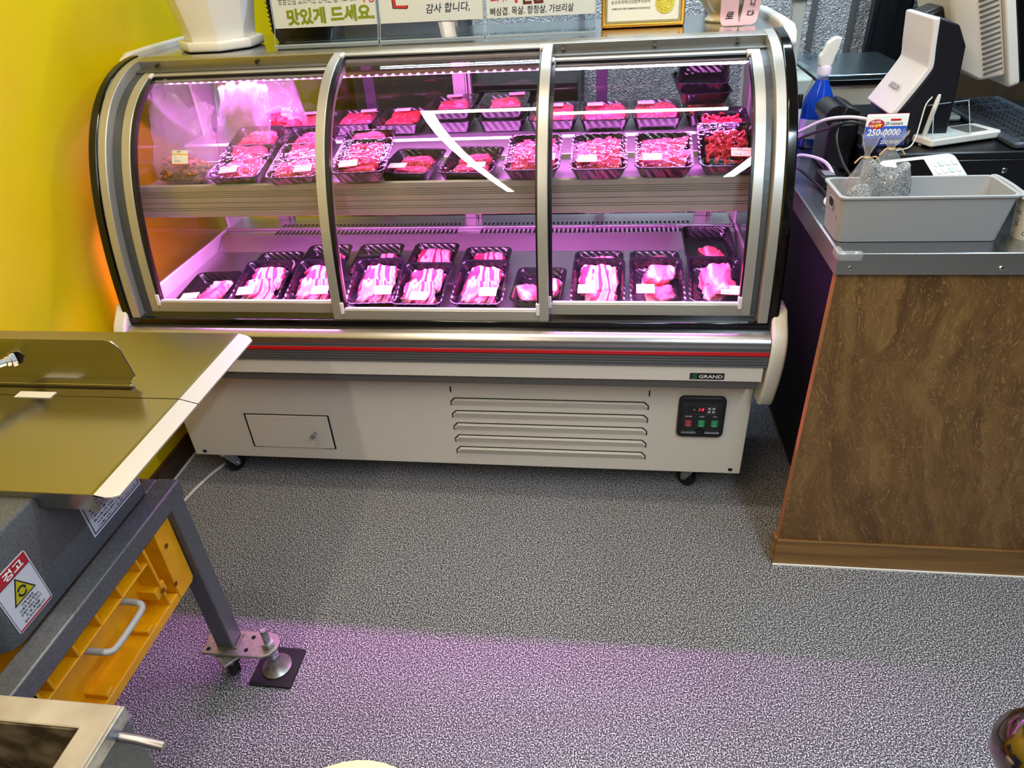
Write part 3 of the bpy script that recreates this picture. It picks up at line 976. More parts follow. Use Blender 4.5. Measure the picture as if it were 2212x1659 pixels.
# upper shelf, front row
T((-1.030, 1.798, 1.013), 4, 11, ('marble', 0), (-.020, .040, .15), 'tray of marbled beef right of the bagged offal, upper shelf front row', GS)
T((-.856, 1.790, 1.013), 4, 12, ('marble', 1), (.028, .040, .1), 'tray of marbled beef behind the left door frame, upper shelf front row', GS)
T((-.653, 1.760, 1.032), 5, 10.8, ('fold', 0), (-.030, .045, .12), 'tray of folded dark red beef strips, upper shelf, just right of the left door frame', GS)
T((-.549, 1.812, 1.013), -5, 3, ('strip', 0), (-.025, .045, .1), 'flat film-wrapped tray with one beef strip, upper shelf, left of centre', GS)
T((-.376, 1.806, 1.013), -4, 4, ('strip', 1), (.025, .045, .1), 'flat film-wrapped tray with one short beef strip, upper shelf, crossed by the curved light reflection', GS)
T((-.195, 1.785, 1.022), 0, 11.8, ('leaves', 0), (.036, .060, .0), 'tray of sliced beef split by the right door frame, upper shelf front row', GS)
T((-.020, 1.780, 1.022), 0, 11.7, ('leaves', 1), (-.030, .050, .0), 'tray of fanned beef slices, first right of the right door frame on the upper shelf', GS)
T((.145, 1.784, 1.022), -2, 10.9, ('leaves', 2), (-.030, .050, .0), 'tray of fanned beef slices, second from the right on the upper shelf front row', GS)
T((.306, 1.784, 1.022), -2, 17, ('mince', 0), (.030, .055, -.05), 'tray of bright red beef strands at the right end of the upper shelf', GS)
# upper shelf, second row
T((-1.047, 1.921, 1.034), 3, 12, ('marble', 2), None, 'tray of marbled beef in the second row behind the bagged offal side, upper shelf', GT)
T((-.862, 1.889, 1.034), 3, 12, ('marble', 3), None, 'tray of marbled beef in the second row by the left door frame, upper shelf', GT)
T((-.676, 1.845, 1.034), 3, 12, ('fold', 1), None, 'tray stacked right behind the folded red beef strips, upper shelf', GT)
T((.325, 1.992, 1.034), 0, 12, ('mince', 1), None, 'tray of red beef strands behind the right end tray, upper shelf', GT)
# rear row, on the step
ZS = 1.0655
T((-.940, 2.150, ZS), 4, 1, ('marble', 4), (-.02, .150, .1), 'rear tray beside the bagged red meat, upper shelf', GR)
T((-.798, 2.154, ZS), 3, 1, ('marble', 5), (.030, .150, .1), 'rear tray of pale pink beef left of the red slices, upper shelf', GR)
T((-.646, 2.135, ZS), 0, 2, ('fold', 2), (-.010, .155, .1), 'rear tray of bright red slices left of the stacked pair, upper shelf', GR)
T((-.482, 2.150, ZS), 2, 1, None, None, 'empty black tray under the left wrapped tray on the rear step', GR)
T((-.318, 2.150, ZS), 1, 1, None, None, 'empty black tray under the right wrapped tray on the rear step', GR)
T((-.478, 2.140, ZS + .038), 2, 1, ('strip', 2), (.0, .160, .1), 'wrapped beef tray stacked at the rear, left of the centre post', GR)
T((-.316, 2.140, ZS + .038), 1, 1, ('strip', 3), (.035, .160, .1), 'wrapped beef tray stacked at the rear, right of the centre post', GR)
T((-.162, 2.130, ZS), 0, 3, ('leaves', 3), (.0, .150, 0), 'rear tray of sliced beef seen past the right door frame, upper shelf', GR)
T((-.008, 2.122, ZS), 0, 3, ('leaves', 4), (-.03, .150, 0), 'rear tray of sliced beef under the pale panel, left of its neighbour, upper shelf', GR)
T((.146, 2.125, ZS), 0, 3, ('leaves', 5), (-.03, .150, 0), 'rear tray of sliced beef right before the stacked empty trays, upper shelf', GR)
T((.300, 2.148, ZS), 0, 3, ('mince', 2), (.0, .150, 0), 'rear tray of red beef strands at the right end, upper shelf', GR)
T((.285, 2.160, ZS + .055), 6, 8, None, None, 'empty dark tray stacked on the rear right corner, lower of two', GR, film=False)
T((.265, 2.165, ZS + .082), -8, 8, None, None, 'empty dark tray stacked on the rear right corner, topmost', GR, film=False)

# ------------------------------------------------------------------ bagged meat
BAG = glass_mat('plastic_bag', '#ffffff', 1.30, bumps=.7, rough=.12, milk=.18, milkcol='#fff4ff', bscale=26)
def bag(label, c, a, b, ztop, seed, meat, mh, lean=(0, 0), lab=None, frac=1.0):
    t = thing('meat_bag', label, 'bag', c, 'clear bags of meat on the upper shelf')
    c = Vector(c)
    rnd = random.Random(seed)
    mm = lump(a * .70, b * .66, mh * .8, seed, c + Vector((0, 0, mh * .62)), .5, 20, 10, f=24)
    for _ in range(46):
        u, w_ = rnd.uniform(0, 2 * PI), rnd.uniform(.05, 1.25)
        p = c + Vector((math.cos(u) * math.sin(w_) * a * .76, math.sin(u) * math.sin(w_) * b * .74, .012 + math.cos(w_) * mh * 1.15))
        g_ = lump(rnd.uniform(.008, .020), rnd.uniform(.006, .011), rnd.uniform(.005, .008), rnd.random() * 50, p, .5, 8, 6, rz=rnd.uniform(0, PI), f=60)
        mm.add(g_.v, g_.f)
    mm.build('meat', meat, t, smooth=70)
    loops = []
    nl = 14
    for j in range(nl + 1):
        s = j / nl
        z = (ztop - c.z) * s
        lp = []
        for i in range(30):
            ph = 2 * PI * i / 30
            ra = a * (1 + .05 * s) * (1 if s > .1 else .7 + 3 * s)
            rb = b * (1 - .78 * min(1, s * 1.5)) * (1 if s > .1 else .7 + 3 * s) + .004
            p = Vector((math.cos(ph) * ra, math.sin(ph) * rb, z))
            k = .022 * (.3 + s)
            p.x += k * noise.noise(Vector((ph * 2, s * 5, seed)))
            p.y += k * 1.3 * noise.noise(Vector((ph * 3, s * 6, seed + 7)))
            p.z += .075 * s * noise.noise(Vector((math.cos(ph) * 1.6, math.sin(ph) * .6, seed + 3)))
            p.x *= 1 - .25 * s * s
            p += Vector((lean[0] * s, lean[1] * s, 0))
            lp.append(c + p + Vector((0, 0, .002)))
        loops.append(lp)
    MB().loft(loops, True, True, False).build('bag_film', BAG, t, smooth=180)
    if lab:
        l = link('price_label', ME_LABEL, t)
        l.location = Vector(lab) - c
        l.rotation_euler = (math.radians(62), 0, math.radians(-4))
    return t
bag('clear bag of brown sliced offal at the left end of the upper shelf', (-1.225, 1.900, .977), .098, .070, 1.21, 3, BROWN, .044, (.02, .06), (-1.185, 1.834, 1.062))
bag('tall clear bag with a little red meat behind the offal bag', (-1.10, 2.025, .977), .085, .045, 1.215, 9, REDM, .03, (.03, .05))
bag('clear bag of red shredded meat at the rear left of the upper shelf', (-1.03, 2.19, 1.030), .085, .055, 1.21, 15, REDM, .05, (-.03, .05))
# ------------------------------------------------------------------ things on the roof of the case
ZR = 1.288
POT = mat('glazed_white', '#e9e7e2', .18)
pt = thing('planter_pot', 'tall white octagonal flower pot with saucer on the left end of the case', 'flower pot', (-1.18, 2.225, ZR))
def octo(r, z, tw=0.0, c=(-1.18, 2.225)):
    return [Vector((c[0] + r * math.cos(PI / 8 + tw + k * PI / 4), c[1] + r * math.sin(PI / 8 + tw + k * PI / 4), z)) for k in range(8)]
MB().loft([octo(.104, ZR + .022), octo(.106, ZR + .04), octo(.124, ZR + .13), octo(.148, ZR + .26), octo(.154, ZR + .27), octo(.154, ZR + .285), octo(.142, ZR + .285), octo(.132, ZR + .25)]).build('pot', POT, pt, bevel=.004)
MB().loft([octo(.120, ZR + .001), octo(.125, ZR + .006), octo(.126, ZR + .024), octo(.122, ZR + .030), octo(.110, ZR + .028), octo(.104, ZR + .022)]).build('saucer', POT, pt, bevel=.003)
lump(.115, .115, .016, 5, Vector((-1.18, 2.225, ZR + .25)), .2, 16, 6).build('soil', BROWN, pt)

for k in range(12):
    t = thing('empty_tray', 'empty black plastic tray in the stack behind the flower pot', 'tray', (-.835, 2.335, ZR + TD + .0005 + k * .0125), 'stack of empty trays behind the flower pot', Euler((0, 0, PI / 2)))
    link('tray', ME_TRAY, t)

def lean(y, z0, a, z):
    """point on a sheet that leans back by angle a from (y, z0)"""
    return y + (z - z0) * math.tan(a)
OLIVE, NAVY, CRIM, DRED, PINKR = mat('olive_marker', '#8a9a06', .6), mat('navy_marker', '#1c2148', .6), mat('red_marker', '#d3232c', .6), mat('dark_red_marker', '#6a1a16', .6), mat('pink_red_marker', '#d81e4c', .6)
EDGE = glass_mat('acrylic_edge', '#eef6f8', 1.6, milk=.65, milkcol='#eef8ff')
def sign(x0, x1, label, texts):
    LA = math.radians(9)
    t = thing('sign_holder', label, 'sign', ((x0 + x1) / 2, 2.2, ZR), 'acrylic sign holders on the case')
    xa, xb = x0 + .002, x1 - .002
    yb, zb = 2.198, 1.332
    # foot in front, kink, slanted pocket of two sheets
    foot = MB()
    foot.prism([(2.176, ZR + .001), (2.260, ZR + .001), (2.260, ZR + .004), (2.179, ZR + .004), (2.200, zb), (2.197, zb)], xa, xb, 'x')
    foot.prism([(2.260, ZR + .001), (2.263, ZR + .004), (2.203, zb + .003), (2.200, zb)], xa, xb, 'x')
    foot.build('acrylic_foot', ACRYL, t)
    zt = 1.56
    dy = math.tan(LA)
    poc = MB()
    poc.prism([(yb - .002, zb), (yb, zb), (yb + (zt - zb) * dy, zt), (yb - .002 + (zt - zb) * dy, zt)], xa, xb, 'x')
    poc.prism([(yb + .004, zb), (yb + .006, zb), (yb + .006 + (zt - zb) * dy, zt), (yb + .004 + (zt - zb) * dy, zt)], xa, xb, 'x')
    poc.build('acrylic_pocket', ACRYL, t)
    ed = MB()
    ed.box(xa, xb, 2.174, 2.1775, ZR + .0005, ZR + .0055)
    for x in (xa, xb - .0015):
        ed.prism([(yb - .0025, zb), (yb + .0065, zb), (yb + .0065 + (zt - zb) * dy, zt), (yb - .0025 + (zt - zb) * dy, zt)], x, x + .0015, 'x')
        ed.prism([(2.176, ZR + .001), (2.180, ZR + .001), (2.200, zb), (2.196, zb)], x, x + .0015, 'x')
    ed.box(xa, xb, 2.257, 2.2625, ZR + .0005, ZR + .003)
    ed.build('acrylic_edges', EDGE, t)
    pp = MB().prism([(yb + .0012, zb + .002), (yb + .0028, zb + .002), (yb + .0028 + (zt - zb - .004) * dy, zt - .002), (yb + .0012 + (zt - zb - .004) * dy, zt - .002)], xa + .003, xb - .003, 'x').build('paper', WHITE, t)
    up = Vector((0, math.sin(LA), math.cos(LA)))
    for key, m, cx, z, w, h, slope in texts:
        o = Vector((cx, yb + (z - zb) * dy + .0004, z))
        text('handwriting', key, m, pp, o, Vector((1, slope * dy, slope)), up, width=w, height=h)
    return t, pp, (lambda x, z: Vector((x, yb + (z - zb) * dy + .0008, z))), up
sign(-.992, -.668, 'acrylic sign with olive green handwritten Korean lettering', [
    ('tasty', OLIVE, -.812, 1.364, .268, .044, .02), ('ask', INKK, -.842, 1.405, .250, .022, .0), ('hey', PINKR, -.695, 1.401, .040, .024, 0)])
t, pp, at, up = sign(-.667, -.354, 'acrylic sign with navy handwritten Korean words and a red stroke', [('thanks', NAVY, -.460, 1.3665, .128, .026, .02)])
st = MB()
for a, b, c, d in (((-.624, 1.43), (-.615, 1.43), (-.611, 1.377), (-.620, 1.372)), ((-.620, 1.372), (-.613, 1.378), (-.579, 1.377), (-.580, 1.370))):
    st.add([at(*a), at(*b), at(*c), at(*d)], [(0, 1, 2, 3)])
st.build('handwriting', CRIM, pp)
st = MB()
for a, b, c, d in (((-.6265, 1.43), (-.624, 1.43), (-.620, 1.372), (-.6225, 1.370)), ((-.6225, 1.370), (-.620, 1.372), (-.580, 1.370), (-.579, 1.3678)), ((-.580, 1.370), (-.577, 1.369), (-.576, 1.379), (-.579, 1.3775))):
    st.add([at(*a), at(*b), at(*c), at(*d)], [(0, 1, 2, 3)])
st.build('handwriting', INKK, pp)
sign(-.353, -.034, 'acrylic sign listing pork cuts in black below pink-red lettering', [
    ('pork', PINKR, -.297, 1.390, .078, .042, .02), ('handon', DRED, -.215, 1.388, .066, .046, .02), ('cuts', INKK, -.219, 1.3515, .238, .021, .01)])

GOLD = mat('gold_frame', '#c08a34', .28, .85)
GOLDS = noise_mat('gold_foil', [(.35, '#a88a1c'), (.65, '#e0c84e')], (300, 300, 300), rough=.3, metal=.7)
ct = thing('framed_certificate', 'gold-framed certificate with a round gold seal standing on the case', 'picture frame', (.094, 2.25, ZR))
la = math.radians(12)
Mc = Matrix.Translation((.094, 2.245, ZR + .001)) @ Matrix.Rotation(-la, 4, 'X')
def cq(a, b, c, d):
    return [(a, c), (b, c), (b, d), (a, d)]
MB().ring(cq(-.117, .117, 0, .17), cq(-.107, .107, .010, .16), -.010, .008, 'y', Mc).build('frame', GOLD, ct, bevel=.003)
cpap = MB().box(-.107, .107, -.002, .004, .010, .16, Mc).build('certificate_paper', mat('certificate_cream', '#e6e2d2', .5), ct)
MB().ring(cq(-.1065, .1065, .0105, .1595), cq(-.100, .100, .017, .153), -.004, -.002, 'y', Mc).build('mount', mat('dull_brass', '#9a8a5a', .4, .5), ct)
ux, uy = Mc.to_3x3() @ Vector((1, 0, 0)), Mc.to_3x3() @ Vector((0, 0, 1))
text('print', 'ins_k', INKK, cpap, Mc @ Vector((-.035, -.0025, .0655)), ux, uy, width=.110, height=.0098)
text('print', 'ins_e', INKK, cpap, Mc @ Vector((-.034, -.0025, .0485)), ux, uy, width=.108, height=.0052)
sl = MB()
n = 28
sl.loft([[Mc @ Vector((.061 + r * (1 + (.03 if k % 2 else 0)) * math.cos(2 * PI * k / n), y, .058 + r * (1 + (.03 if k % 2 else 0)) * math.sin(2 * PI * k / n))) for k in range(n)] for r, y in ((.026, -.002), (.026, -.0035), (.020, -.0035), (.0195, -.003), (.018, -.003), (.0175, -.0036))])
sl.build('gold_seal', GOLDS, cpap)
MB().box(-.02, .02, .012, .014, 0, .12, Matrix.Translation((.094, 2.245, ZR + .001)) @ Matrix.Rotation(math.radians(16), 4, 'X') @ Matrix.Translation((0, .03, 0))).build('back_strut', BLACK, ct)

vz = thing('round_vase', 'cream round-bellied pot with pink lettered ribbons at the right end of the case', 'vase', (.335, 2.315, ZR))
MB().lathe([(.0, .001), (.058, .001), (.060, .006), (.050, .016), (.050, .02), (.068, .04), (.088, .07), (.098, .11), (.098, .15), (.088, .17), (.080, .17), (.088, .15), (.0, .12)], (.335, 2.315, ZR), 36).build('pot', mat('cream_glaze', '#dccfae', .25), vz, smooth=40)
PINK = mat('pink_ribbon', '#d9b0b6', .55)
def ribbon(pts, w, dx):
    m = MB()
    pts = smooth_path(pts, 6)
    for i, p in enumerate(pts):
        m.v += [p + Vector((-w / 2, 0, 0)), p + Vector((w / 2, 0, 0)), p + Vector((w / 2, .0012, .0004)), p + Vector((-w / 2, .0012, .0004))]
    for i in range(len(pts) - 1):
        a = 4 * i
        m.f += [(a, a + 1, a + 5, a + 4), (a + 2, a + 3, a + 7, a + 6), (a + 1, a + 2, a + 6, a + 5), (a + 3, a, a + 4, a + 7)]
    return m.build('ribbon', PINK, vz, smooth=60)
r1 = ribbon([(.325, 2.216, 1.43), (.327, 2.212, 1.36), (.329, 2.213, 1.31), (.332, 2.200, 1.292), (.340, 2.180, 1.2895)], .048, 0)
r2 = ribbon([(.398, 2.226, 1.43), (.391, 2.222, 1.36), (.386, 2.223, 1.315), (.378, 2.208, 1.294), (.362, 2.186, 1.2897)], .046, 0)
text('ribbon_lettering', 'ro', INKK, r1, (.329, 2.2105, 1.312), (1, 0, 0), (0, 0, 1), width=.022, height=.018)
text('ribbon_lettering', 'ni', INKK, r2, (.390, 2.2200, 1.340), (1, 0, -.05), (0, 0, 1), width=.014, height=.020)
text('ribbon_lettering', 'da', INKK, r2, (.387, 2.2205, 1.313), (1, 0, -.05), (0, 0, 1), width=.020, height=.018)

# ------------------------------------------------------------------ counter on the right
PLY = mat('stained_plywood', '#5a3c1c', .42)
q = N(PLY)
v = q.coord((1, 1, 1), rot=(0, .25, 0))
n0 = q.n('ShaderNodeTexNoise', Scale=3.0, Detail=3.0)
q.l(v, n0.inputs['Vector'])
mx = q.n('ShaderNodeMixRGB', Fac=.16)
q.l(v, mx.inputs[1]); q.l(n0.outputs['Color'], mx.inputs[2])
mp = q.n('ShaderNodeMapping'); mp.inputs['Scale'].default_value = (26, 26, 3.2)
q.l(mx.outputs[0], mp.inputs[0])
n1 = q.n('ShaderNodeTexNoise', Scale=1.0, Detail=7.0, Distortion=.6)
q.l(mp.outputs[0], n1.inputs['Vector'])
wv = q.n('ShaderNodeTexNoise', Scale=2.2, Detail=4.0, Distortion=2.5)
q.l(mp.outputs[0], wv.inputs['Vector'])
c1 = q.ramp(n1.outputs['Fac'], [(.25, '#533719'), (.5, '#6f4e26'), (.75, '#876537')])
veins = q.ramp(wv.outputs['Fac'], [(.485, '#000000'), (.5, '#ffffff'), (.515, '#000000')])
m3 = q.n('ShaderNodeMixRGB'); q.l(veins, m3.inputs[0]); q.l(c1, m3.inputs[1]); m3.inputs[2].default_value = lin('#a5804c')
q.l(m3.outputs[0], q.b.inputs['Base Color'])
q.bump(n1.outputs['Fac'], .1, .002)
PLANK = mat('oak_strip', '#8a6432', .45)
q = N(PLANK)
v = q.coord((2, 30, 40))
n1 = q.n('ShaderNodeTexNoise', Scale=1.0, Detail=5.0, Distortion=.8)
q.l(v, n1.inputs['Vector'])
q.l(q.ramp(n1.outputs['Fac'], [(.3, '#6b4a22'), (.7, '#946c38')]), q.b.inputs['Base Color'])

ZT = .945
cn = thing('service_counter', 'wood-fronted service counter with stainless steel top beside the display case', 'counter', (.95, 1.9, 0))
box('front_panel', PLY, cn, .494, 1.60, 1.428, 1.446, .006, .90, bevel=.001)
box('panel_edge', mat('plywood_edge', '#a8693a', .55), cn, .4915, .494, 1.4275, 1.4465, .006, .90)
ks = box('kick_board', PLANK, cn, .490, 1.60, 1.420, 1.428, .004, .096, bevel=.001)
box('caulk', WHITE, ks, .490, 1.60, 1.416, 1.421, .001, .006)
box('kick_end', PLANK, ks, .484, .4915, 1.425, 1.455, .02, .10)
box('cabinet', mat('counter_inside', '#060506', .9), cn, .62, 1.60, 1.446, 2.34, .02, .895)
stl = MB().box(.486, 1.60, 1.418, 2.36, .938, ZT)
tp = stl.build('steel_top', brushed('counter_steel', '#b4b9bd', .24, (60, 3, 60), .1), cn, bevel=.002)
box('front_apron', STEEL, tp, .486, 1.60, 1.416, 1.420, .897, ZT, bevel=.001)
box('side_apron', STEEL, tp, .484, .488, 1.416, 2.36, .897, ZT, bevel=.001)
for x in (.512, .806, 1.2):
    MB().lathe([(0, 0), (.0055, 0), (.004, .003), (0, .0035)], seg=12, M=Matrix.Translation((x, 1.416, .912)) @ Matrix.Rotation(PI / 2, 4, 'X')).build('screw', CHROME, tp, smooth=True)
MB().box(.480, .532, 1.410, 1.424, .930, .950).box(.480, .496, 1.410, 1.448, .930, .950).build('corner_guard', glass_mat('clear_pvc', '#f4f4f4', 1.5, milk=.3), tp, bevel=.005, seg=3)

# plastic storage bin with open top
BINM = mat('warm_grey_plastic', '#a09f9f', .45)
bn = thing('storage_bin', 'long pale grey plastic storage bin on the steel counter', 'bin', (.655, 1.53, ZT))
def bl(ins, z, r=.014, top=0):
    f = (z - ZT) / .10
    x0, x1 = .493 - .009 * f, .815 + .010 * f
    y0, y1 = 1.478 - .011 * f, 1.588 + .010 * f
    return [Vector((x, y, z)) for x, y in rrect(x0 + ins, x1 - ins, y0 + ins, y1 - ins, r, 4)]
b = MB()
b.loft([bl(.0, ZT + .001), bl(0, ZT + .097), bl(-.004, ZT + .098), bl(-.004, ZT + .102), bl(.0, ZT + .103), bl(.004, ZT + .102), bl(.004, ZT + .096), bl(.005, ZT + .006)])
b.build('bin_body', BINM, bn, smooth=40)
MB().prism(rrect(1.516, 1.550, ZT + .062, ZT + .080, .006), .4848, .4885, 'x', Matrix.Translation((.0008, 0, 0))).build('handle_hole', HOLE, bn)
MB().ring(rrect(1.513, 1.553, ZT + .059, ZT + .083, .008), rrect(1.516, 1.550, ZT + .062, ZT + .080, .006), .4842, .4875, 'x').build('handle_rim', BINM, bn)
MB().tube(smooth_path([(.825, 1.47, ZT + .099), (.832, 1.475, ZT + .101), (.834, 1.53, ZT + .102), (.832, 1.59, ZT + .101), (.825, 1.60, ZT + .099)], 5), .0045, 8).build('end_grip', BINM, bn, smooth=True)
# two tied bags in the bin
CLB = glass_mat('clear_bag', '#fbfbfb', 1.55, bumps=1.0, rough=.05, milk=.12, bscale=60)
ASH = noise_mat('grey_granules', [(.35, '#3c3a38'), (.5, '#7c7a78'), (.65, '#c6c4c0')], (420, 420, 420), rough=.7)
TWIST = mat('tan_twist_tie', '#c8a878', .5)
def tied_bag(label, c, a, b_, zn, zt, seed, fill):
    c = Vector(c)
    t = thing('tied_bag', label, 'bag', c, 'tied clear bags of grey granules in the bin')
    lump(a * .93, b_ * .9, fill, seed, c + Vector((0, 0, fill * .72)), .55, 26, 14, f=22).build('granules', ASH, t, smooth=60)
    loops = []
    prof = [(0, .6), (.05, .92), (.2, 1.0), (.45, 1.02), (.7, .8), (.88, .4), (1.0, .12)]
    for s, r in prof:
        loops.append([c + Vector((math.cos(k * PI / 14) * a * r + .006 * noise.noise(Vector((k * .8, s * 5, seed))), math.sin(k * PI / 14) * b_ * r + .006 * noise.noise(Vector((k * .8, s * 5, seed + 5))), (zn - c.z) * s + .001)) for k in range(28)])
    for s, r in ((.2, .16), (.55, .34), (1.0, .50)):
        loops.append([c + Vector((math.cos(k * PI / 14) * a * r, math.sin(k * PI / 14) * b_ * r * (.8 if k % 2 else 1.25), (zn - c.z) + (zt - zn) * s + (.006 if k % 2 else 0))) for k in range(28)])
    MB().loft(loops, True, True, False).build('bag_film', CLB, t, smooth=50)
    tie = MB()
    tie.tube([c + Vector((math.cos(k * PI / 6) * a * .14, math.sin(k * PI / 6) * b_ * .14, zn - c.z)) for k in range(13)], .0022, 6)
    for s in (-1, 1):
        tie.tube(smooth_path([c + Vector((s * .006, -b_ * .14, zn - c.z)), c + Vector((s * .014, -b_ * .35, zn - c.z + .004)), c + Vector((s * .025, -b_ * .4, zn - c.z - .008))], 4), .0016, 6)
    tie.build('twist_tie', TWIST, t)
tied_bag('small tied clear bag at the left end of the bin', (.530, 1.512, ZT + .007), .036, .026, 1.115, 1.158, 4, .058)
tied_bag('larger tied clear bag of grey granules beside the small one in the bin', (.585, 1.545, ZT + .007), .056, .036, 1.122, 1.155, 12, .080)

# paper cup (plain squiggle print)
cu = thing('paper_cup', 'white paper cup with small black squiggles at the right edge of the counter', 'cup', (.884, 1.505, ZT))
CUPM = mat('cup_print', '#e8e0d0', .5)
q = N(CUPM)
v = q.coord((1, 1, 1))
vo = q.n('ShaderNodeTexVoronoi', Scale=62.0)
q.l(v, vo.inputs['Vector'])
q.l(q.ramp(vo.outputs['Distance'], [(0, '#ece4d6'), (.28, '#ece4d6'), (.30, '#1c1a18'), (.345, '#1c1a18'), (.365, '#ece4d6')]), q.b.inputs['Base Color'])
MB().lathe([(0, .002), (.028, .002), (.029, 0), (.030, .004), (.040, .083), (.038, .083), (.028, .006), (0, .006)], (.884, 1.505, ZT), 28).build('cup_wall', CUPM, cu, smooth=40)
MB().lathe([(.0395, .0825), (.0415, .0835), (.0418, .0855), (.0405, .087), (.0385, .086), (.0385, .0835)], (.884, 1.505, ZT), 28, cap=False).build('rim', WHITE, cu, smooth=60)

# cash drawer / riser
rs = thing('cash_drawer', 'wide black cash drawer carrying the till equipment on the counter', 'cash drawer', (.93, 2.05, ZT))
box('case', BLACK, rs, .664, 1.24, 1.80, 2.335, ZT + .001, 1.04, bevel=.004)
box('drawer_front', mat('black_satin', '#0d0c10', .3), rs, .672, 1.232, 1.796, 1.802, ZT + .008, 1.022, bevel=.002)
box('lock', CHROME, rs, .945, .957, 1.793, 1.797, .99, 1.002, bevel=.003)

# card terminal leaning between bin and drawer
te = thing('card_terminal', 'white card payment terminal leaning between the bin and the cash drawer', 'card terminal', (.74, 1.70, ZT))
Mt = Matrix.Translation((.735, 1.715, ZT + .062)) @ Matrix.Rotation(.30, 4, 'Z') @ Matrix.Rotation(math.radians(30), 4, 'X')
MB().prism(rrect(-.10, .10, -.045, .055, .02), -.020, .016, 'z', Mt).build('terminal_body', WHITEP, te, bevel=.008, seg=3)
MB().prism(rrect(-.06, .012, -.012, .040, .004), .0155, .0175, 'z', Mt).build('screen', BLACKG, te)
for i in range(4):
    for j in range(3):
        MB().prism(rrect(.024 + i * .017, .037 + i * .017, -.03 + j * .022, -.014 + j * .022, .003, 2), .015, .0185, 'z', Mt).build('key', mat('key_' + 'rgwb'[(i + j) % 4], ['#d9d9d4', '#cfd6d2', '#dcdcd8', '#b9cfc4'][(i + j) % 4], .5), te)
box('stand', WHITEP, te, .66, .82, 1.64, 1.76, ZT + .001, ZT + .028, bevel=.006)

# business cards in an acrylic holder
ch = thing('card_holder', 'clear holder of blue and white phone number cards on the cash drawer', 'card holder', (.682, 1.862, 1.04))
MB().ring([(.628, 1.846), (.738, 1.846), (.738, 1.882), (.628, 1.882)], [(.630, 1.848), (.736, 1.848), (.736, 1.880), (.630, 1.880)], 1.041, 1.062, 'z').build('holder', ACRYL, ch)
box('holder_base', ACRYL, ch, .628, .738, 1.846, 1.882, 1.0405, 1.042)
Mk = Matrix.Translation((.682, 1.858, 1.044)) @ Matrix.Rotation(-.12, 4, 'X')
for k in range(5):
    MB().box(-.048 + .001 * k, .048 + .001 * k, .0016 * k + .0012, .0016 * k + .0022, 0, .070 + .0012 * k, Mk).build('card', WHITE if k < 4 else mat('red_card', '#8a1828', .5), ch)
cd = MB().box(-.048, .048, -.0006, .0004, 0, .070, Mk).build('front_card', WHITE, ch)
MB().box(-.048, .048, -.0012, -.0006, .018, .046, Mk).build('blue_band', mat('card_blue', '#2f5cc0', .4), cd)
MB().box(-.048, .048, -.0012, -.0006, 0, .018, Mk).build('dark_band', mat('card_navy', '#1d2f8a', .4), cd)
MB().prism([(-.024 + .019 * math.cos(k * PI / 12), .051 + .0115 * math.sin(k * PI / 12)) for k in range(24)], -.0014, -.0011, 'y', Mk).build('red_oval', mat('card_red', '#c02028', .4), cd)
MB().box(.008, .032, -.0012, -.0006, .0585, .063, Mk).build('red_tab', MATS['card_red'], cd)
ux, uy = Mk.to_3x3() @ Vector((1, 0, 0)), Mk.to_3x3() @ Vector((0, 0, 1))
YEL = mat('card_yellow', '#f2d83a', .4)
for key, m, x, z, w, h in (('c3', WHITE, -.026, .0565, .021, .0062), ('cman', WHITE, -.0345, .0475, .011, .006), ('free', YEL, -.019, .048, .018, .0085), ('c25', mat('card_teal', '#1a5a78', .4), .001, .0525, .011, .0075), ('csi', INKK, .022, .0515, .030, .0058), ('phone', WHITE, -.004, .032, .078, .0165), ('phone', WHITE, .014, .009, .044, .0095)):
    text('card_print', key, m, cd, Mk @ Vector((x, -.0017, z)), ux, uy, width=w, height=h)

# signature pad with clear hood
sg = thing('signature_pad', 'white signature pad under a clear hood on the cash drawer', 'signature pad', (.862, 1.91, 1.04))
Ms = Matrix.Translation((.862, 1.908, 1.0405)) @ Matrix.Rotation(.38, 4, 'Z')
MB().prism(rrect(-.103, .103, -.045, .045, .010), .004, .022, 'z', Ms).build('pad_body', WHITEP, sg, bevel=.004, seg=3)
MB().prism(rrect(.015, .075, -.028, .032, .003), .0215, .0232, 'z', Ms).build('lcd', mat('lcd_grey', '#6d6a66', .25), sg)
MB().prism(rrect(-.085, -.005, -.030, .030, .003), .0215, .0228, 'z', Ms).build('info_card', mat('info_card', '#d6dad6', .5), sg)
for x in (-.09, .09):
    MB().lathe([(0, 0), (.006, 0), (.006, .006), (0, .006)], seg=10, M=Ms @ Matrix.Translation((x, -.035, -.0005))).build('foot', BLACK, sg)
hd = MB()
hd.add([Ms @ Vector(p) for p in ((-.105, -.046, .024), (.004, -.046, .024), (.004, .046, .024), (-.105, .046, .024), (-.088, -.006, .095), (.012, -.006, .095), (.012, .046, .080), (-.088, .046, .080))],
       [(0, 1, 5, 4), (4, 5, 6, 7), (2, 3, 7, 6), (3, 0, 4, 7)])
ho = hd.build('clear_hood', ACRYL, sg)
so = ho.modifiers.new('solid', 'SOLIDIFY'); so.thickness = .002
he = MB()
pp_ = [Ms @ Vector(p) for p in ((-.105, -.046, .024), (-.088, -.006, .095), (.012, -.006, .095), (.004, -.046, .024))]
he.tube(pp_, .0012, 5).tube([pp_[1], Ms @ Vector((-.088, .046, .080))], .0012, 5).tube([pp_[2], Ms @ Vector((.012, .046, .080)), Ms @ Vector((-.088, .046, .080))], .0012, 5)
he.build('hood_edges', EDGE, sg)
sy = thing('stylus_pen', 'white stylus standing upright left of the signature pad with its cord', 'pen', (.775, 1.870, 1.04))
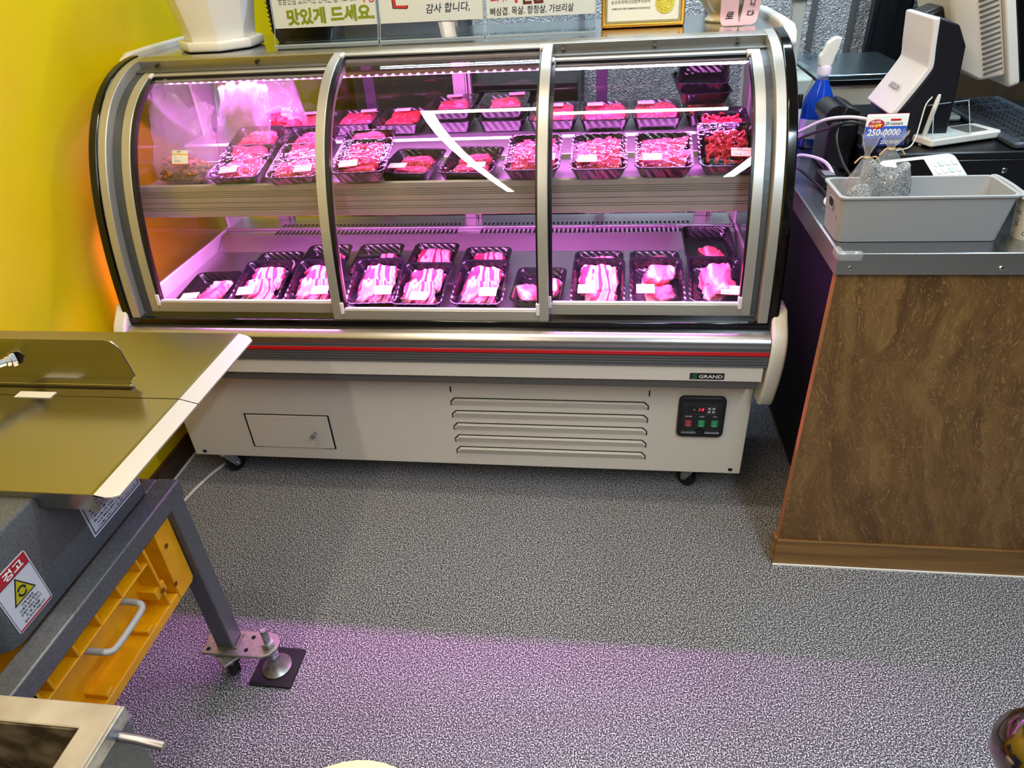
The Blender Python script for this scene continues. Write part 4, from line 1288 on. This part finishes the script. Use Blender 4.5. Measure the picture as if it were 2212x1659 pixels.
MB().lathe([(0, 0), (.005, .0), (.0058, .02), (.0055, .105), (.0035, .118), (0, .12)], seg=14, M=Matrix.Translation((.775, 1.870, 1.0405)) @ Matrix.Rotation(.12, 4, 'Y')).build('pen_body', WHITEP, sy, smooth=50)
MB().tube(smooth_path([(.780, 1.885, 1.150), (.766, 1.875, 1.135), (.760, 1.865, 1.10), (.752, 1.850, 1.065), (.735, 1.83, 1.047), (.70, 1.815, 1.043)], 8), .0016, 6).build('cord', WHITEP, sy, smooth=True)

# keyboard seen from its end
kb = thing('keyboard', 'black computer keyboard lying lengthwise at the right of the cash drawer', 'keyboard', (1.045, 2.05, 1.04))
Mkb = Matrix.Translation((1.045, 2.045, 1.0405)) @ Matrix.Rotation(math.radians(-3), 4, 'Y')
KBM = mat('keyboard_painted_sheen', '#39424c', .38)  # black plastic; its bluish highlights are put into this base colour
MB().prism(rrect(-.082, .082, -.235, .235, .014), .004, .020, 'z', Mkb).build('keyboard_body', KBM, kb, bevel=.005)
KEYM = mat('key_painted_sheen', '#2c343d', .32)  # same painted bluish highlight on the black keys
kme = MB().loft([[Vector((x, y, 0)) for x, y in rrect(-.008, .008, -.008, .008, .0015, 2)], [Vector((x, y, .007)) for x, y in rrect(-.0065, .0065, -.0065, .0065, .0015, 2)]]).mesh('key', KEYM)
for r in range(6):
    for c in range(23):
        if c in (15, 19) or (r == 0 and c in (1, 6, 11)):
            continue
        o = link('key', kme, kb)
        p = Mkb @ Vector((-.058 + r * .0205, -.222 + c * .0193, .019))
        o.location = p - WL[kb.name]
MB().tube(smooth_path([(.968, 2.14, 1.05), (.94, 2.15, 1.048), (.93, 2.20, 1.046), (.96, 2.26, 1.046)], 6), .003, 6).build('cable', BLACK, kb)

# receipt printer: black body under a bent white cover
pr = thing('receipt_printer', 'upright black printer with a bent white cover on the cash drawer', 'printer', (.75, 1.98, 1.04))
y0, y1 = 1.885, 2.065
prof = [(.690, 1.112), (.748, 1.215), (.738, 1.322)]
def off2(pts, d):
    out = []
    for i, p in enumerate(pts):
        a, b2 = Vector(pts[max(0, i - 1)]), Vector(pts[min(len(pts) - 1, i + 1)])
        t_ = (b2 - a).normalized()
        out.append((p[0] + t_.y * d, p[1] - t_.x * d))
    return out
sm = [tuple(v_) for v_ in [Vector(p).to_2d() for p in smooth_path([(p[0], p[1], 0) for p in [(.690, 1.112), (.722, 1.165), (.747, 1.210), (.750, 1.225), (.745, 1.26), (.738, 1.322)]], 4)]]
outp = off2(sm, .014)
MB().prism(sm + outp[::-1], y0 - .004, y1 + .004, 'y').build('white_cover', mat('printer_white', '#dcd3d2', .22), pr, bevel=.004, seg=3)
body = [(.700, 1.041), (.700, 1.11)] + off2(sm, .016)[2:] + [(.800, 1.305), (.826, 1.26), (.834, 1.16), (.838, 1.041)]
MB().prism(body, y0 + .002, y1 - .002, 'y').build('printer_body', mat('printer_black', '#14131a', .35), pr, bevel=.004)
text('lettering', 'bix', INKK, pr, (.7155, 1.965, 1.163), (0, -1, 0), (.52, 0, .85), width=.062, height=.014)

# monitor seen from behind
mo = thing('till_monitor', 'white-backed till monitor with side vents, turned away from the camera', 'monitor', (1.0, 2.15, 1.04))
Mm = Matrix.Translation((.945, 2.13, 1.26)) @ Matrix.Rotation(math.radians(0), 4, 'Z') @ Matrix.Rotation(math.radians(-20), 4, 'Y')
CREAMB = mat('till_cream', '#cfc4b6', .4)
MB().prism(rrect(-.14, .19, -.13, .19, .012), .012, .036, 'x', Matrix(((1, 0, 0, 0), (0, 0, 1, 0), (0, 1, 0, 0), (0, 0, 0, 1))) if False else Mm).build('bezel', WHITEP, mo, bevel=.004)
MB().prism(rrect(-.138, .188, -.128, .188, .01), .036, .062, 'x', Mm).build('screen', BLACKG, mo, bevel=.003)
MB().loft([[Mm @ Vector(p) for p in l] for l in ([(.012, -.128, -.10), (.012, .17, -.10), (.012, .17, .18), (.012, -.128, .18)], [(-.045, -.122, -.092), (-.045, .165, -.092), (-.045, .165, .17), (-.045, -.122, .17)], [(-.085, -.095, -.05), (-.085, .14, -.05), (-.085, .14, .14), (-.085, -.095, .14)])]).build('rear_housing', CREAMB, mo, bevel=.008, seg=3)
for k in range(15):
    z = -.078 + k * .0125
    MB().box(-.036, .004, -.1295, -.1225, z, z + .003, Mm).build('vent_slot', mat('vent_dark', '#5a5048', .7), mo)
MB().box(-.14, -.08, -.05, .05, -.04, .10, Mm).build('arm_mount', BLACK, mo, bevel=.01)
MB().tube([(.86, 2.15, 1.26), (.86, 2.17, 1.15), (.87, 2.19, 1.06)], .022, 12).build('stand_neck', BLACK, mo, smooth=True)
box('stand_base', mat('pale_grey_plastic', '#b9c2ba', .4), mo, .845, .955, 2.09, 2.30, 1.0405, 1.056, bevel=.008)

# label roll device left of the printer
rd = thing('label_printer', 'small black label roll printer left of the white-covered printer', 'printer', (.625, 2.05, ZT))
box('body', BLACK, rd, .585, .660, 1.98, 2.12, ZT + .001, 1.075, bevel=.012, seg=3)
MB().tube([(.60, 1.99, 1.085), (.60, 2.11, 1.085)], .028, 20).build('roll_cover', mat('black_satin', '#0d0c10', .3), rd, smooth=50)
MB().prism([(.60, 1.06), (.655, 1.06), (.655, 1.10), (.62, 1.115)], 1.985, 2.115, 'y').build('lid', BLACK, rd, bevel=.004)

# blue spray bottle
sb = thing('spray_bottle', 'blue cleaner spray bottle with white trigger beside the case', 'spray bottle', (.612, 2.23, ZT))
BLU = mat('blue_liquid', '#1650e0', .08, 0, .5)
BLU.node_tree.nodes['Principled BSDF'].inputs['Transmission Weight'].default_value = .35
def ov(a, b2, z, n=24):
    return [Vector((.612 + a * math.cos(2 * PI * k / n), 2.23 + b2 * math.sin(2 * PI * k / n), ZT + z)) for k in range(n)]
MB().loft([ov(.040, .026, .001), ov(.045, .030, .006), ov(.046, .031, .07), ov(.043, .029, .10), ov(.046, .031, .118), ov(.040, .028, .14), ov(.025, .020, .17), ov(.016, .015, .190)]).build('bottle', BLU, sb, smooth=50)
MB().loft([ov(.016, .015, .190), ov(.015, .015, .204)]).build('neck', glass_mat('neck_clear', '#dfe8ff', 1.4, milk=.2), sb, smooth=50)
MB().loft([ov(.019, .019, .203), ov(.019, .019, .222), ov(.016, .016, .228)]).build('collar', mat('collar_pink', '#e6d6e4', .4), sb, smooth=40)
MB().prism([(.592, 1.170), (.630, 1.170), (.634, 1.195), (.640, 1.215), (.644, 1.243), (.628, 1.247), (.606, 1.232), (.600, 1.210), (.590, 1.198)], 2.218, 2.242, 'y').build('trigger_head', WHITEP, sb, bevel=.005, seg=3)
MB().loft([[p * 1 for p in ov(.0464, .0314, .03)][13:20], [p * 1 for p in ov(.0464, .0314, .085)][13:20]], close=False).build('back_label', mat('spray_label', '#b9c6da', .4), sb)

# pens in front of the scale
for i, (x, y, c, a, lb) in enumerate(((.536, 2.17, '#e6e6ea', .12, 'white marker pen leaning nearest the case trim'), (.552, 2.19, '#d9d2e4', .02, 'upright pale marker pen with a black cap by the spray bottle'))):
    pn = thing('marker_pen', lb, 'pen', (x, y, ZT))
    Mp = Matrix.Translation((x, y, ZT + .001)) @ Matrix.Rotation(-a, 4, 'Y')
    MB().lathe([(0, 0), (.007, 0), (.007, .115), (.006, .12), (0, .12)], seg=14, M=Mp).build('barrel', mat('pen_%d' % i, c, .4), pn, smooth=40)
    MB().lathe([(.0075, .12), (.0075, .155), (.006, .158), (0, .158)], seg=14, M=Mp).build('cap', BLACK, pn, smooth=40)

# power adapter and cables
pa = thing('power_adapter', 'small black power adapter lying at the left of the counter', 'adapter', (.572, 1.86, ZT))
box('body', BLACK, pa, .545, .600, 1.83, 1.90, ZT + .001, ZT + .032, bevel=.004)
box('rating_label', mat('rating_label', '#7a7a80', .5), pa, .553, .580, 1.84, 1.88, ZT + .0325, ZT + .0332)
def cable(name, label, pts, r, m):
    t = MB().tube(smooth_path(pts, 8), r, 8).build(name, m, None, smooth=True)
    return tag(t, label, 'cable', 'cables on the counter')
CABW = mat('cable_white', '#d9d4dc', .45)
cable('white_cable', 'white cable arching over the black cables to the card holder', [(.490, 2.02, 1.03), (.52, 1.99, 1.055), (.56, 1.96, 1.085), (.60, 1.93, 1.098), (.64, 1.90, 1.10), (.69, 1.898, 1.08)], .0042, CABW)
cable('white_cable', 'thick white cable looping down beside the storage bin', [(.497, 2.00, .975), (.53, 1.98, .990), (.575, 1.92, .985), (.572, 1.80, .962), (.530, 1.72, .950), (.545, 1.64, .9505), (.60, 1.60, .950)], .0045, CABW)
cable('black_cable', 'black cable running under the arching white one', [(.490, 2.03, 1.00), (.53, 2.00, 1.035), (.58, 1.95, 1.070), (.62, 1.92, 1.088), (.66, 1.90, 1.075)], .0038, BLACK)
cable('black_cable', 'black cable curling onto the counter behind the bags', [(.60, 1.95, 1.08), (.585, 1.91, 1.05), (.60, 1.87, 1.00), (.625, 1.80, .96), (.62, 1.70, .951)], .0035, BLACK)
cable('black_cable', 'black cable loop next to the foot of the storage bin', [(.505, 1.98, .965), (.525, 1.93, .957), (.545, 1.78, .951), (.520, 1.66, .9505), (.535, 1.61, .9505), (.60, 1.605, .9505)], .0035, BLACK)

# label scale on a steel table behind
bt = thing('rear_table', 'pale steel table behind the case carrying the weighing scale', 'table', (.95, 2.85, 0))
box('table_top', STEEL, bt, .56, 1.08, 2.52, 3.20, .90, .93, bevel=.003)
for x in (.58, 1.06):
    for y in (2.54, 3.18):
        box('leg', STEELY, bt, x - .018, x + .018, y - .018, y + .018, 0, .90)
sc = thing('weighing_scale', 'white weighing scale with a wide steel pan and pole behind the spray bottle', 'scale', (.84, 2.80, .93))
box('scale_body', mat('scale_white', '#cfd2cc', .4), sc, .70, 1.02, 2.62, 3.02, .931, 1.045, bevel=.012, seg=3)
pn = box('steel_pan', brushed('pan_steel', '#a9bcc7', .26, (3, 60, 60), .06), sc, .705, 1.015, 2.60, 3.03, 1.058, 1.078, bevel=.004)
box('pan_skirt', mat('black_satin', '#0d0c10', .3), pn, .712, 1.008, 2.607, 3.02, 1.044, 1.059)
box('pole', mat('scale_grey', '#b4bab4', .4), sc, .630, .672, 2.80, 2.85, .931, 1.62, bevel=.004)
box('pole_collar', mat('scale_grey2', '#a3a8a2', .4), sc, .615, .690, 2.785, 2.865, 1.285, 1.40, bevel=.006)
MB().prism(rrect(2.803, 2.822, 1.17, 1.26, .009), .6285, .6305, 'x').build('pole_buttons', mat('scale_grey3', '#8e948e', .4), sc)
box('body_side', mat('scale_side', '#b8c0b6', .4), sc, .625, .702, 2.66, 3.0, .931, 1.06, bevel=.01)
cl = thing('plastic_box', 'small clear plastic box on the steel pan of the scale', 'box', (.78, 2.95, 1.078))
MB().ring([(.735, 2.90), (.835, 2.90), (.835, 2.99), (.735, 2.99)], [(.738, 2.903), (.832, 2.903), (.832, 2.987), (.738, 2.987)], 1.079, 1.10, 'z').build('box_wall', ACRYL, cl)
box('box_floor', ACRYL, cl, .735, .835, 2.90, 2.99, 1.0785, 1.080)
# dark coat-like cover and brown partition behind the till
dc = thing('dark_cover', 'dark plastic cover hanging behind the till printer', 'cover', (1.12, 3.3, .0))
m = MB()
lo = []
for j in range(8):
    z = .25 + j * .19
    lo.append([Vector((1.05 + .012 * noise.noise(Vector((k * .6, j * .4, 2))) + (.165 if 0 < k < 9 else 0) * (k - .5) / 9 + (0 if k < 10 else .16 - (k - 10) * .018), 3.28 + (.0 if k < 10 else .05) + .02 * noise.noise(Vector((k * .7, j * .5, 8))), z)) for k in range(20)])
m.loft(lo).build('cover_sheet', mat('dark_vinyl', '#16181f', .35), dc, smooth=60)
box('hanging_rail', BLACK, dc, 1.03, 1.26, 3.28, 3.33, 0.0, .26)
tag(box('brown_partition', noise_mat('brown_laminate', [(.3, '#31261a'), (.7, '#40331f')], (20, 20, 2), rough=.5), None, 1.16, 2.55, 2.66, 2.72, 0, 2.0, bevel=.003), 'dark brown partition board behind the till monitor', 'partition')
# ------------------------------------------------------------------ cutting machine on the left
HAM = noise_mat('grey_hammer_paint', [(.3, '#4a4c50'), (.7, '#5d5f64')], (220, 220, 220), rough=.42, metal=.25, bump=.25, bdist=.002)
FRAMEM = noise_mat('grey_frame_paint', [(.3, '#55575a'), (.7, '#6a6c70')], (200, 200, 200), rough=.4, metal=.4, bump=.15, bdist=.002)
PLATEM = noise_mat('galvanised', [(.3, '#9c968e'), (.7, '#b2aca4')], (90, 90, 90), rough=.35, metal=.8)
ms = thing('cutting_machine', 'grey meat cutting machine with a steel work table and adjustable foot', 'machine', (-1.15, .85, 0))
ZM = .82
# steel table in two plates, edges folded down on the right
def plate(y0, y1, rb, rf):
    m = MB()
    xe = -.815
    def sec(y, c):
        return [Vector(p) for p in ((-1.475, y, ZM - .003), (-1.475, y, ZM), (xe - .006, y, ZM), (xe, y, ZM - .001), (xe + .035 - c, y, ZM - .011 + c * .3), (xe + .034 - c, y, ZM - .013 + c * .3), (xe - .004, y, ZM - .004))]
    ys = [(y0, .018 if rf else 0)] + ([(y0 + .004, .008), (y0 + .012, 0)] if rf else []) + ([(y1 - .012, 0), (y1 - .004, .008)] if rb else []) + [(y1, .018 if rb else 0)]
    m.loft([sec(y, c) for y, c in ys])
    p = m.build('table_plate', TABLE, ms)
    fm = MB()
    fm.loft([[Vector((xe + .0005, y, ZM - .0003)), Vector((xe + .0355 - c, y, ZM - .0103 + c * .3)), Vector((xe + .0355 - c, y, ZM - .0135 + c * .3)), Vector((xe - .002, y, ZM - .005))] for y, c in ys])
    fm.build('folded_edge', brushed('edge_steel_painted_sheen', '#c9c4bd', .5, (200, 3, 200), .1, .7), p)  # paler than the plate: the bright ceiling's reflection is put into this colour
    return p
plate(1.0145, 1.272, True, False)
plate(.742, 1.0120, False, True)
box('front_fold', TABLE, ms, -1.475, -.818, .741, .744, ZM - .034, ZM - .001)
box('plastic_strip', mat('ivory_plastic', '#d9d2c4', .5), ms, -1.165, -1.085, 1.004, 1.024, ZM + .0003, ZM + .002)
# fence plate
fe = MB()
fp = [(-1.46, .003), (-.945, .003), (-.926, .018), (-.928, .022), (-.940, .072), (-.944, .084), (-.955, .094), (-.972, .098), (-1.46, .098)]
Mf = Matrix.Translation((0, 1.055, ZM + .003)) @ Matrix.Rotation(math.radians(-6), 4, 'X')
fe.prism(fp, 0, .003, 'y', Mf)
fen = fe.build('fence_plate', TABLE, ms, bevel=.0008)
MB().box(-1.46, -.935, -.010, .002, .0, .004, Mf).build('fence_lip', TABLE, fen, bevel=.001)
Mb = Mf @ Matrix.Translation((-1.178, -.001, .055)) @ Matrix.Rotation(PI / 2, 4, 'X') @ Matrix.Rotation(math.radians(-32), 4, 'Y')
MB().lathe([(0, 0), (.016, 0), (.016, .010), (.012, .010), (.012, .018), (.009, .018), (.009, .10), (0, .10)], seg=6, M=Mb).build('clamp_nut', CHROME, fen, bevel=.001)
MB().lathe([(0, .018), (.0075, .018), (.0075, .22), (0, .22)], seg=16, M=Mb).build('clamp_rod', ZINC, fen, smooth=40)
# body block with rounded corners, stickers
def bb_(z, ins, r=.03):
    return [Vector((x, y, z)) for x, y in rrect(-1.46 + ins, -.928 - ins, .575 + ins, .975 - ins, r, 5)]
MB().loft([bb_(.612, .006), bb_(.620, .0), bb_(.80, .0), bb_(.806, .004)]).build('machine_body', HAM, ms, smooth=35)
XS = -.9275
# operating notice near the rear
no = MB().prism([(.805, .648), (.955, .648), (.955, .725), (.805, .725)], XS, XS + .0006, 'x').build('notice_sticker', mat('sticker_white', '#c9ccd6', .45), ms)
MB().ring([(.809, .652), (.951, .652), (.951, .721), (.809, .721)], [(.811, .654), (.949, .654), (.949, .719), (.811, .719)], XS + .0005, XS + .001, 'x').build('sticker_border', NAVY, no)
NT = mat('notice_print', '#b9bcc6', .5)
q = N(NT)
v = q.coord((1, 420, 90))
nz = q.n('ShaderNodeTexNoise', Scale=1.0, Detail=1.0)
q.l(v, nz.inputs['Vector'])
q.l(q.ramp(nz.outputs['Fac'], [(0, '#c9ccd6'), (.50, '#3a3440')], 'CONSTANT'), q.b.inputs['Base Color'])
for k in range(7):
    MB().box(XS + .0005, XS + .0011, .820, .942 - .012 * (k % 3), .706 - k * .0082, .7095 - k * .0082).build('notice_line', NT, no)
# warning sticker with red head and yellow triangle
WS = MB().prism(rrect(.592, .690, .632, .762, .005, 3), XS, XS + .0006, 'x').build('warning_sticker', mat('sticker_white', '#c9ccd6', .45), ms)
RDS = mat('sticker_red', '#a81c2c', .4)
MB().box(XS + .0004, XS + .001, .595, .687, .735, .760).build('red_header', RDS, WS)
MB().box(XS + .0004, XS + .001, .595, .687, .634, .6375).build('red_foot', RDS, WS)
MB().ring([(.5945, .634), (.6875, .634), (.6875, .7345), (.5945, .7345)], [(.5955, .635), (.6865, .635), (.6865, .7335), (.5955, .7335)], XS + .0004, XS + .0009, 'x').build('sticker_border', INKK, WS)
tc_ = [(.612, .684), (.672, .684), (.642, .732)]
MB().prism(tc_, XS + .0005, XS + .0011, 'x').build('triangle_border', INKK, WS)
MB().prism([(.6172, .687), (.6668, .687), (.642, .7265)], XS + .0010, XS + .0015, 'x').build('yellow_triangle', mat('sticker_yellow', '#b8ae18', .4), WS)
for a0, m_ in ((20, INKK), (200, INKK)):
    ar = [(.642 + r * math.cos(math.radians(a0 + k * 12)), .7005 + r * math.sin(math.radians(a0 + k * 12))) for r, ks_ in ((.0115, range(12)), (.0075, range(11, -1, -1))) for k in ks_]
    MB().prism(ar, XS + .0014, XS + .0018, 'x').build('arrow_arc', m_, WS)
    a = math.radians(a0 - 14)
    MB().prism([(.642 + .0055 * math.cos(a + .25), .7005 + .0055 * math.sin(a + .25)), (.642 + .0135 * math.cos(a + .25), .7005 + .0135 * math.sin(a + .25)), (.642 + .0098 * math.cos(a - .25), .7005 + .0098 * math.sin(a - .25))], XS + .0014, XS + .0018, 'x').build('arrow_head', m_, WS)
text('header_print', 'warn', WHITE, WS, (XS + .0013, .648, .7475), (0, 1, 0), (0, 0, 1), width=.052, height=.019)
for k, key in enumerate(('w1', 'w2', 'w3', 'w4', 'w5')):
    text('warning_print', key, INKK, WS, (XS + .0011, .642, .677 - k * .0082), (0, 1, 0), (0, 0, 1), height=.0062, width=(.034, .054, .058, .040, .058)[k])
for o in [WS] + [c for c in C.objects if c.parent == WS]:
    off = WL[o.name] if o is WS else WL[WS.name]
    for v in o.data.vertices:
        w = v.co + WL[ms.name]
        w.y, w.z = .681 - (.690 - w.y) * .80, .636 + (w.z - .632) * .88
        v.co = w - WL[ms.name]
# frame with legs
fr_ = MB()
fr_.box(-.935, -.886, .43, 1.012, .568, .612)
fr_.box(-1.434, -.9355, .966, 1.011, .569, .611)
fr_.box(-1.48, -1.4345, .43, 1.012, .568, .612)
fr_.box(-1.434, -.9355, .431, .475, .569, .611)
fr_.build('stand_frame', FRAMEM, ms, bevel=.004)
for x, y in ((-.912, .985), (-1.457, .985), (-.912, .455), (-1.457, .455)):
    box('leg', FRAMEM, ms, x - .0225, x + .0225, y - .0225, y + .0225, .098, .5675, bevel=.004)
# foot plate with holes, levelling bolt and caster
pl = [(-.968, .945), (-.975, 1.015), (-.815, 1.018), (-.795, 1.012), (-.783, .995), (-.783, .972), (-.796, .955), (-.815, .945)]
fpl = MB().prism(pl, .090, .098, 'z').build('foot_plate', PLATEM, ms, bevel=.0015)
for x, y in ((-.955, .958), (-.858, .962), (-.855, .999), (-.953, 1.003)):
    MB().lathe([(0, 0), (.0055, 0), (.0055, .0006), (0, .0006)], (x, y, .098), 12).build('bolt_hole', HOLE, fpl)
MB().tube([(-.934, .966, .099), (-.886, .966, .099), (-.886, 1.006, .099)], .004, 6).build('weld_bead', PLATEM, fpl)
BX, BY = -.808, .982
lb_ = MB().lathe([(0, .02), (.0085, .02), (.0085, .150), (.007, .153), (0, .153)], (BX, BY, 0), 18).build('levelling_bolt', ZINC, ms, smooth=40)
for z in (.099, .045):
    MB().lathe([(.0085, 0), (.0165, 0), (.0165, .013), (.0085, .013)], (BX, BY, z), 6).build('hex_nut', ZINC, lb_, bevel=.001)
MB().lathe([(0, .008), (.036, .008), (.037, .012), (.022, .024), (.016, .036), (.014, .045), (0, .045)], (BX, BY, 0), 28).build('foot_disc', PLATEM, lb_, smooth=30)
caster(ms, -.905, .955, .090, .032, .9)
for x, y in ((-1.457, .985), (-.912, .455), (-1.457, .455)):
    MB().lathe([(0, .0005), (.03, .0005), (.03, .01), (.012, .02), (.012, .10), (0, .10)], (x, y, 0), 16).build('foot_disc', ZINC, ms, smooth=30)
rp_ = MB().prism(rrect(-.862, -.752, .928, 1.038, .003, 2), .0005, .008, 'z').build('rubber_pad', RUBBER, None, bevel=.001)
tag(rp_, 'square black rubber pad under the machine\'s adjustable foot', 'rubber pad')

# yellow crate hung under the frame
YP = noise_mat('yellow_plastic', [(.3, '#dd9400'), (.7, '#eaa406')], (30, 30, 30), rough=.38)
yc = thing('yellow_crate', 'yellow plastic crate with a grey handle hanging under the cutting machine', 'crate', (-1.1, .75, .36))
X0 = -.906
def yb(nm, y0, y1, z0, z1, x0, x1):
    return box(nm, YP, yc, x0, x1, y0, y1, z0, z1, bevel=.002)
ya, yz, za, zb_ = .485, .962, .360, .564
fc = MB().prism([(ya, za + .01), (yz - .012, za), (yz - .003, za + .008), (yz, zb_), (ya, zb_)], X0 - .052, X0 - .046, 'x').build('front_wall', YP, yc)
# proud border frame
bf = MB()
bf.prism([(ya, zb_ - .010), (yz, zb_ - .010), (yz, zb_), (ya, zb_)], X0 - .052, X0 + .004, 'x')
bf.prism([(ya + .071, za), (yz - .063, za), (yz - .063, za + .022), (ya + .071, za + .022)], X0 - .052, X0, 'x')
bf.prism([(yz - .062, za + .0), (yz - .012, za), (yz - .003, za + .008), (yz, zb_ - .0105), (yz - .053, zb_ - .0105)], X0 - .052, X0, 'x')
bf.prism([(ya, za), (ya + .07, za), (ya + .075, zb_ - .0105), (ya, zb_ - .0105)], X0 - .052, X0, 'x')
bf.build('rim_frame', YP, yc, bevel=.002)
# upright and level ribs
for y in (.585, .650, .715, .780, .845):
    yb('rib', y - .003, y + .003, zb_ - .050, zb_ - .009, X0 - .048, X0 - .002)
yb('rib', .545, .87, zb_ - .056, zb_ - .050, X0 - .048, X0 - .003)
yb('rib', .548, .556, za + .02, zb_ - .009, X0 - .048, X0)
yb('rib', .866, .873, za + .02, zb_ - .009, X0 - .048, X0)
yb('corner_pad', .850, .885, za + .055, za + .082, X0 - .048, X0 - .004)
for y in (.66, .80):
    yb('clip', y - .010, y + .010, za + .022, za + .034, X0 - .046, X0 - .001)
for y, z in ((.925, .50), (.868, za + .068), (.905, .405), (.520, .50)):
    MB().lathe([(0, 0), (.006, 0), (.006, .0008), (0, .0008)], seg=14, M=Matrix.Translation((X0 - .0002, y, z)) @ Matrix.Rotation(PI / 2, 4, 'Y')).build('rivet_hole', mat('hole_brown', '#6a3c08', .7), yc)
hb = MB()
hb.tube(smooth_path([(X0 - .048, .678, .488), (X0 + .008, .678, .488), (X0 + .023, .683, .484), (X0 + .028, .700, .482), (X0 + .028, .765, .482), (X0 + .024, .784, .484), (X0 + .008, .789, .488), (X0 - .048, .789, .488)], 7), .0065, 12)
hbo = hb.build('handle', mat('grey_handle', '#a8a69e', .4), yc, smooth=True)
for y in (.678, .789):
    MB().lathe([(0, 0), (.011, 0), (.011, .003), (0, .003)], seg=16, M=Matrix.Translation((X0 - .046, y, .488)) @ Matrix.Rotation(PI / 2, 4, 'Y')).build('handle_washer', mat('grey_handle', '#8d8b84', .45), hbo)
bx_ = MB()
bx_.box(-1.42, X0 - .046, ya, ya + .006, za, zb_ - .002).box(-1.42, X0 - .046, yz - .012, yz - .006, za + .01, zb_ - .002).box(-1.42, -1.414, ya, yz - .01, za, zb_ - .002).box(-1.42, X0 - .046, ya, yz - .012, za, za + .006)
bx_.build('crate_box', YP, yc)

# power cord on the floor
cw = MB().tube(smooth_path([(-1.30, 1.80, .006), (-1.325, 1.765, .006), (-1.352, 1.70, .006), (-1.372, 1.62, .006), (-1.385, 1.54, .006), (-1.42, 1.38, .006), (-1.45, 1.2, .006)], 8), .0055, 8).build('floor_cable', mat('cord_white', '#cfcac2', .5), None, smooth=True)
tag(cw, 'white power cable on the floor running from under the display case', 'cable')

# ------------------------------------------------------------------ foreground
stb = thing('steel_bin', 'blurred stainless steel bin with a wide flat rim in the bottom left corner', 'steel bin', (-.75, .2, 0))
RIMM = noise_mat('worn_steel', [(.3, '#9a8f80'), (.6, '#b4aa9c'), (.8, '#c2b9ac')], (14, 14, 14), rough=.45, metal=.35)
z = .80
MB().ring([(-1.10, -.05), (-.562, -.05), (-.562, .412), (-1.10, .412)], [(-1.06, -.01), (-.597, -.01), (-.597, .381), (-1.06, .381)], z - .004, z, 'z').build('rim', RIMM, stb, bevel=.002)
inn = MB()
inn.ring([(-1.06, -.01), (-.597, -.01), (-.597, .381), (-1.06, .381)], [(-1.058, -.008), (-.599, -.008), (-.599, .379), (-1.058, .379)], z - .15, z - .003, 'z')
inn.box(-1.06, -.597, -.01, .381, z - .155, z - .15)
inn.build('basin', noise_mat('stained_steel', [(.35, '#3a3026'), (.5, '#6b5f50'), (.7, '#8a7f70')], (30, 30, 30), rough=.4, metal=.6), stb)
sd = MB()
sd.box(-1.10, -.564, -.05, .409, .01, z - .156)
sd.ring([(-1.10, -.05), (-.564, -.05), (-.564, .409), (-1.10, .409)], [(-1.064, -.014), (-.593, -.014), (-.593, .385), (-1.064, .385)], z - .156, z - .006, 'z')
sd.build('bin_body', HAM, stb)
box('rim_flange', ZINC, stb, -.5625, -.558, -.05, .412, z - .022, z - .001, bevel=.001)
MB().tube([(-.562, .387, .777), (-.535, .387, .773), (-.506, .387, .764)], .006, 10).build('latch_pin', mat('pin_steel', '#8e8a8c', .3, .8), stb, smooth=True)

kn = thing('chrome_handle', 'blurred dark chrome rounded handle end in the bottom right corner', 'handle', (.62, .30, 0))
Mn = Matrix.Translation((.463, .447, .80)) @ Matrix.Rotation(math.radians(-40), 4, 'Z') @ Matrix.Rotation(math.radians(115), 4, 'Y')
DCH = mat('dark_chrome', '#857678', .12, 1.0)
MB().lathe([(0, -.041), (.019, -.039), (.035, -.029), (.044, -.013), (.0465, .006), (.0465, .048), (.043, .056), (.043, .08)], seg=28, M=Mn).build('end_cap', DCH, kn, smooth=50)
MB().lathe([(.043, .076), (.044, .08), (.035, .13), (.030, .24), (0, .24)], seg=28, M=Mn).build('grip', mat('plum_grip', '#4a3040', .4), kn, smooth=50)
e_ = Mn @ Vector((0, 0, .2))
MB().tube([tuple(e_), (e_.x + .05, e_.y - .06, .60), (e_.x + .05, e_.y - .06, .01)], .018, 12).build('post', DCH, kn, smooth=50)
MB().lathe([(0, .0005), (.12, .0005), (.12, .01), (.02, .02), (0, .02)], (e_.x + .05, e_.y - .06, 0), 24).build('base', BLACK, kn, smooth=40)

bk = thing('cream_bucket', 'rounded cream plastic lid just entering the bottom edge of the picture', 'bucket', (-.345, .392, 0))
MB().lathe([(0, .002), (.115, .002), (.12, .01), (.135, .46), (.137, .47)], (-.345, .392, 0), 40).build('bucket_wall', mat('cream_plastic', '#e6dcae', .35), bk, smooth=40)
MB().lathe([(.137, .462), (.143, .462), (.145, .475), (.141, .484), (.120, .487), (.112, .482), (0, .482)], (-.345, .392, 0), 40).build('lid', mat('cream_plastic', '#e6dcae', .35), bk, smooth=40)
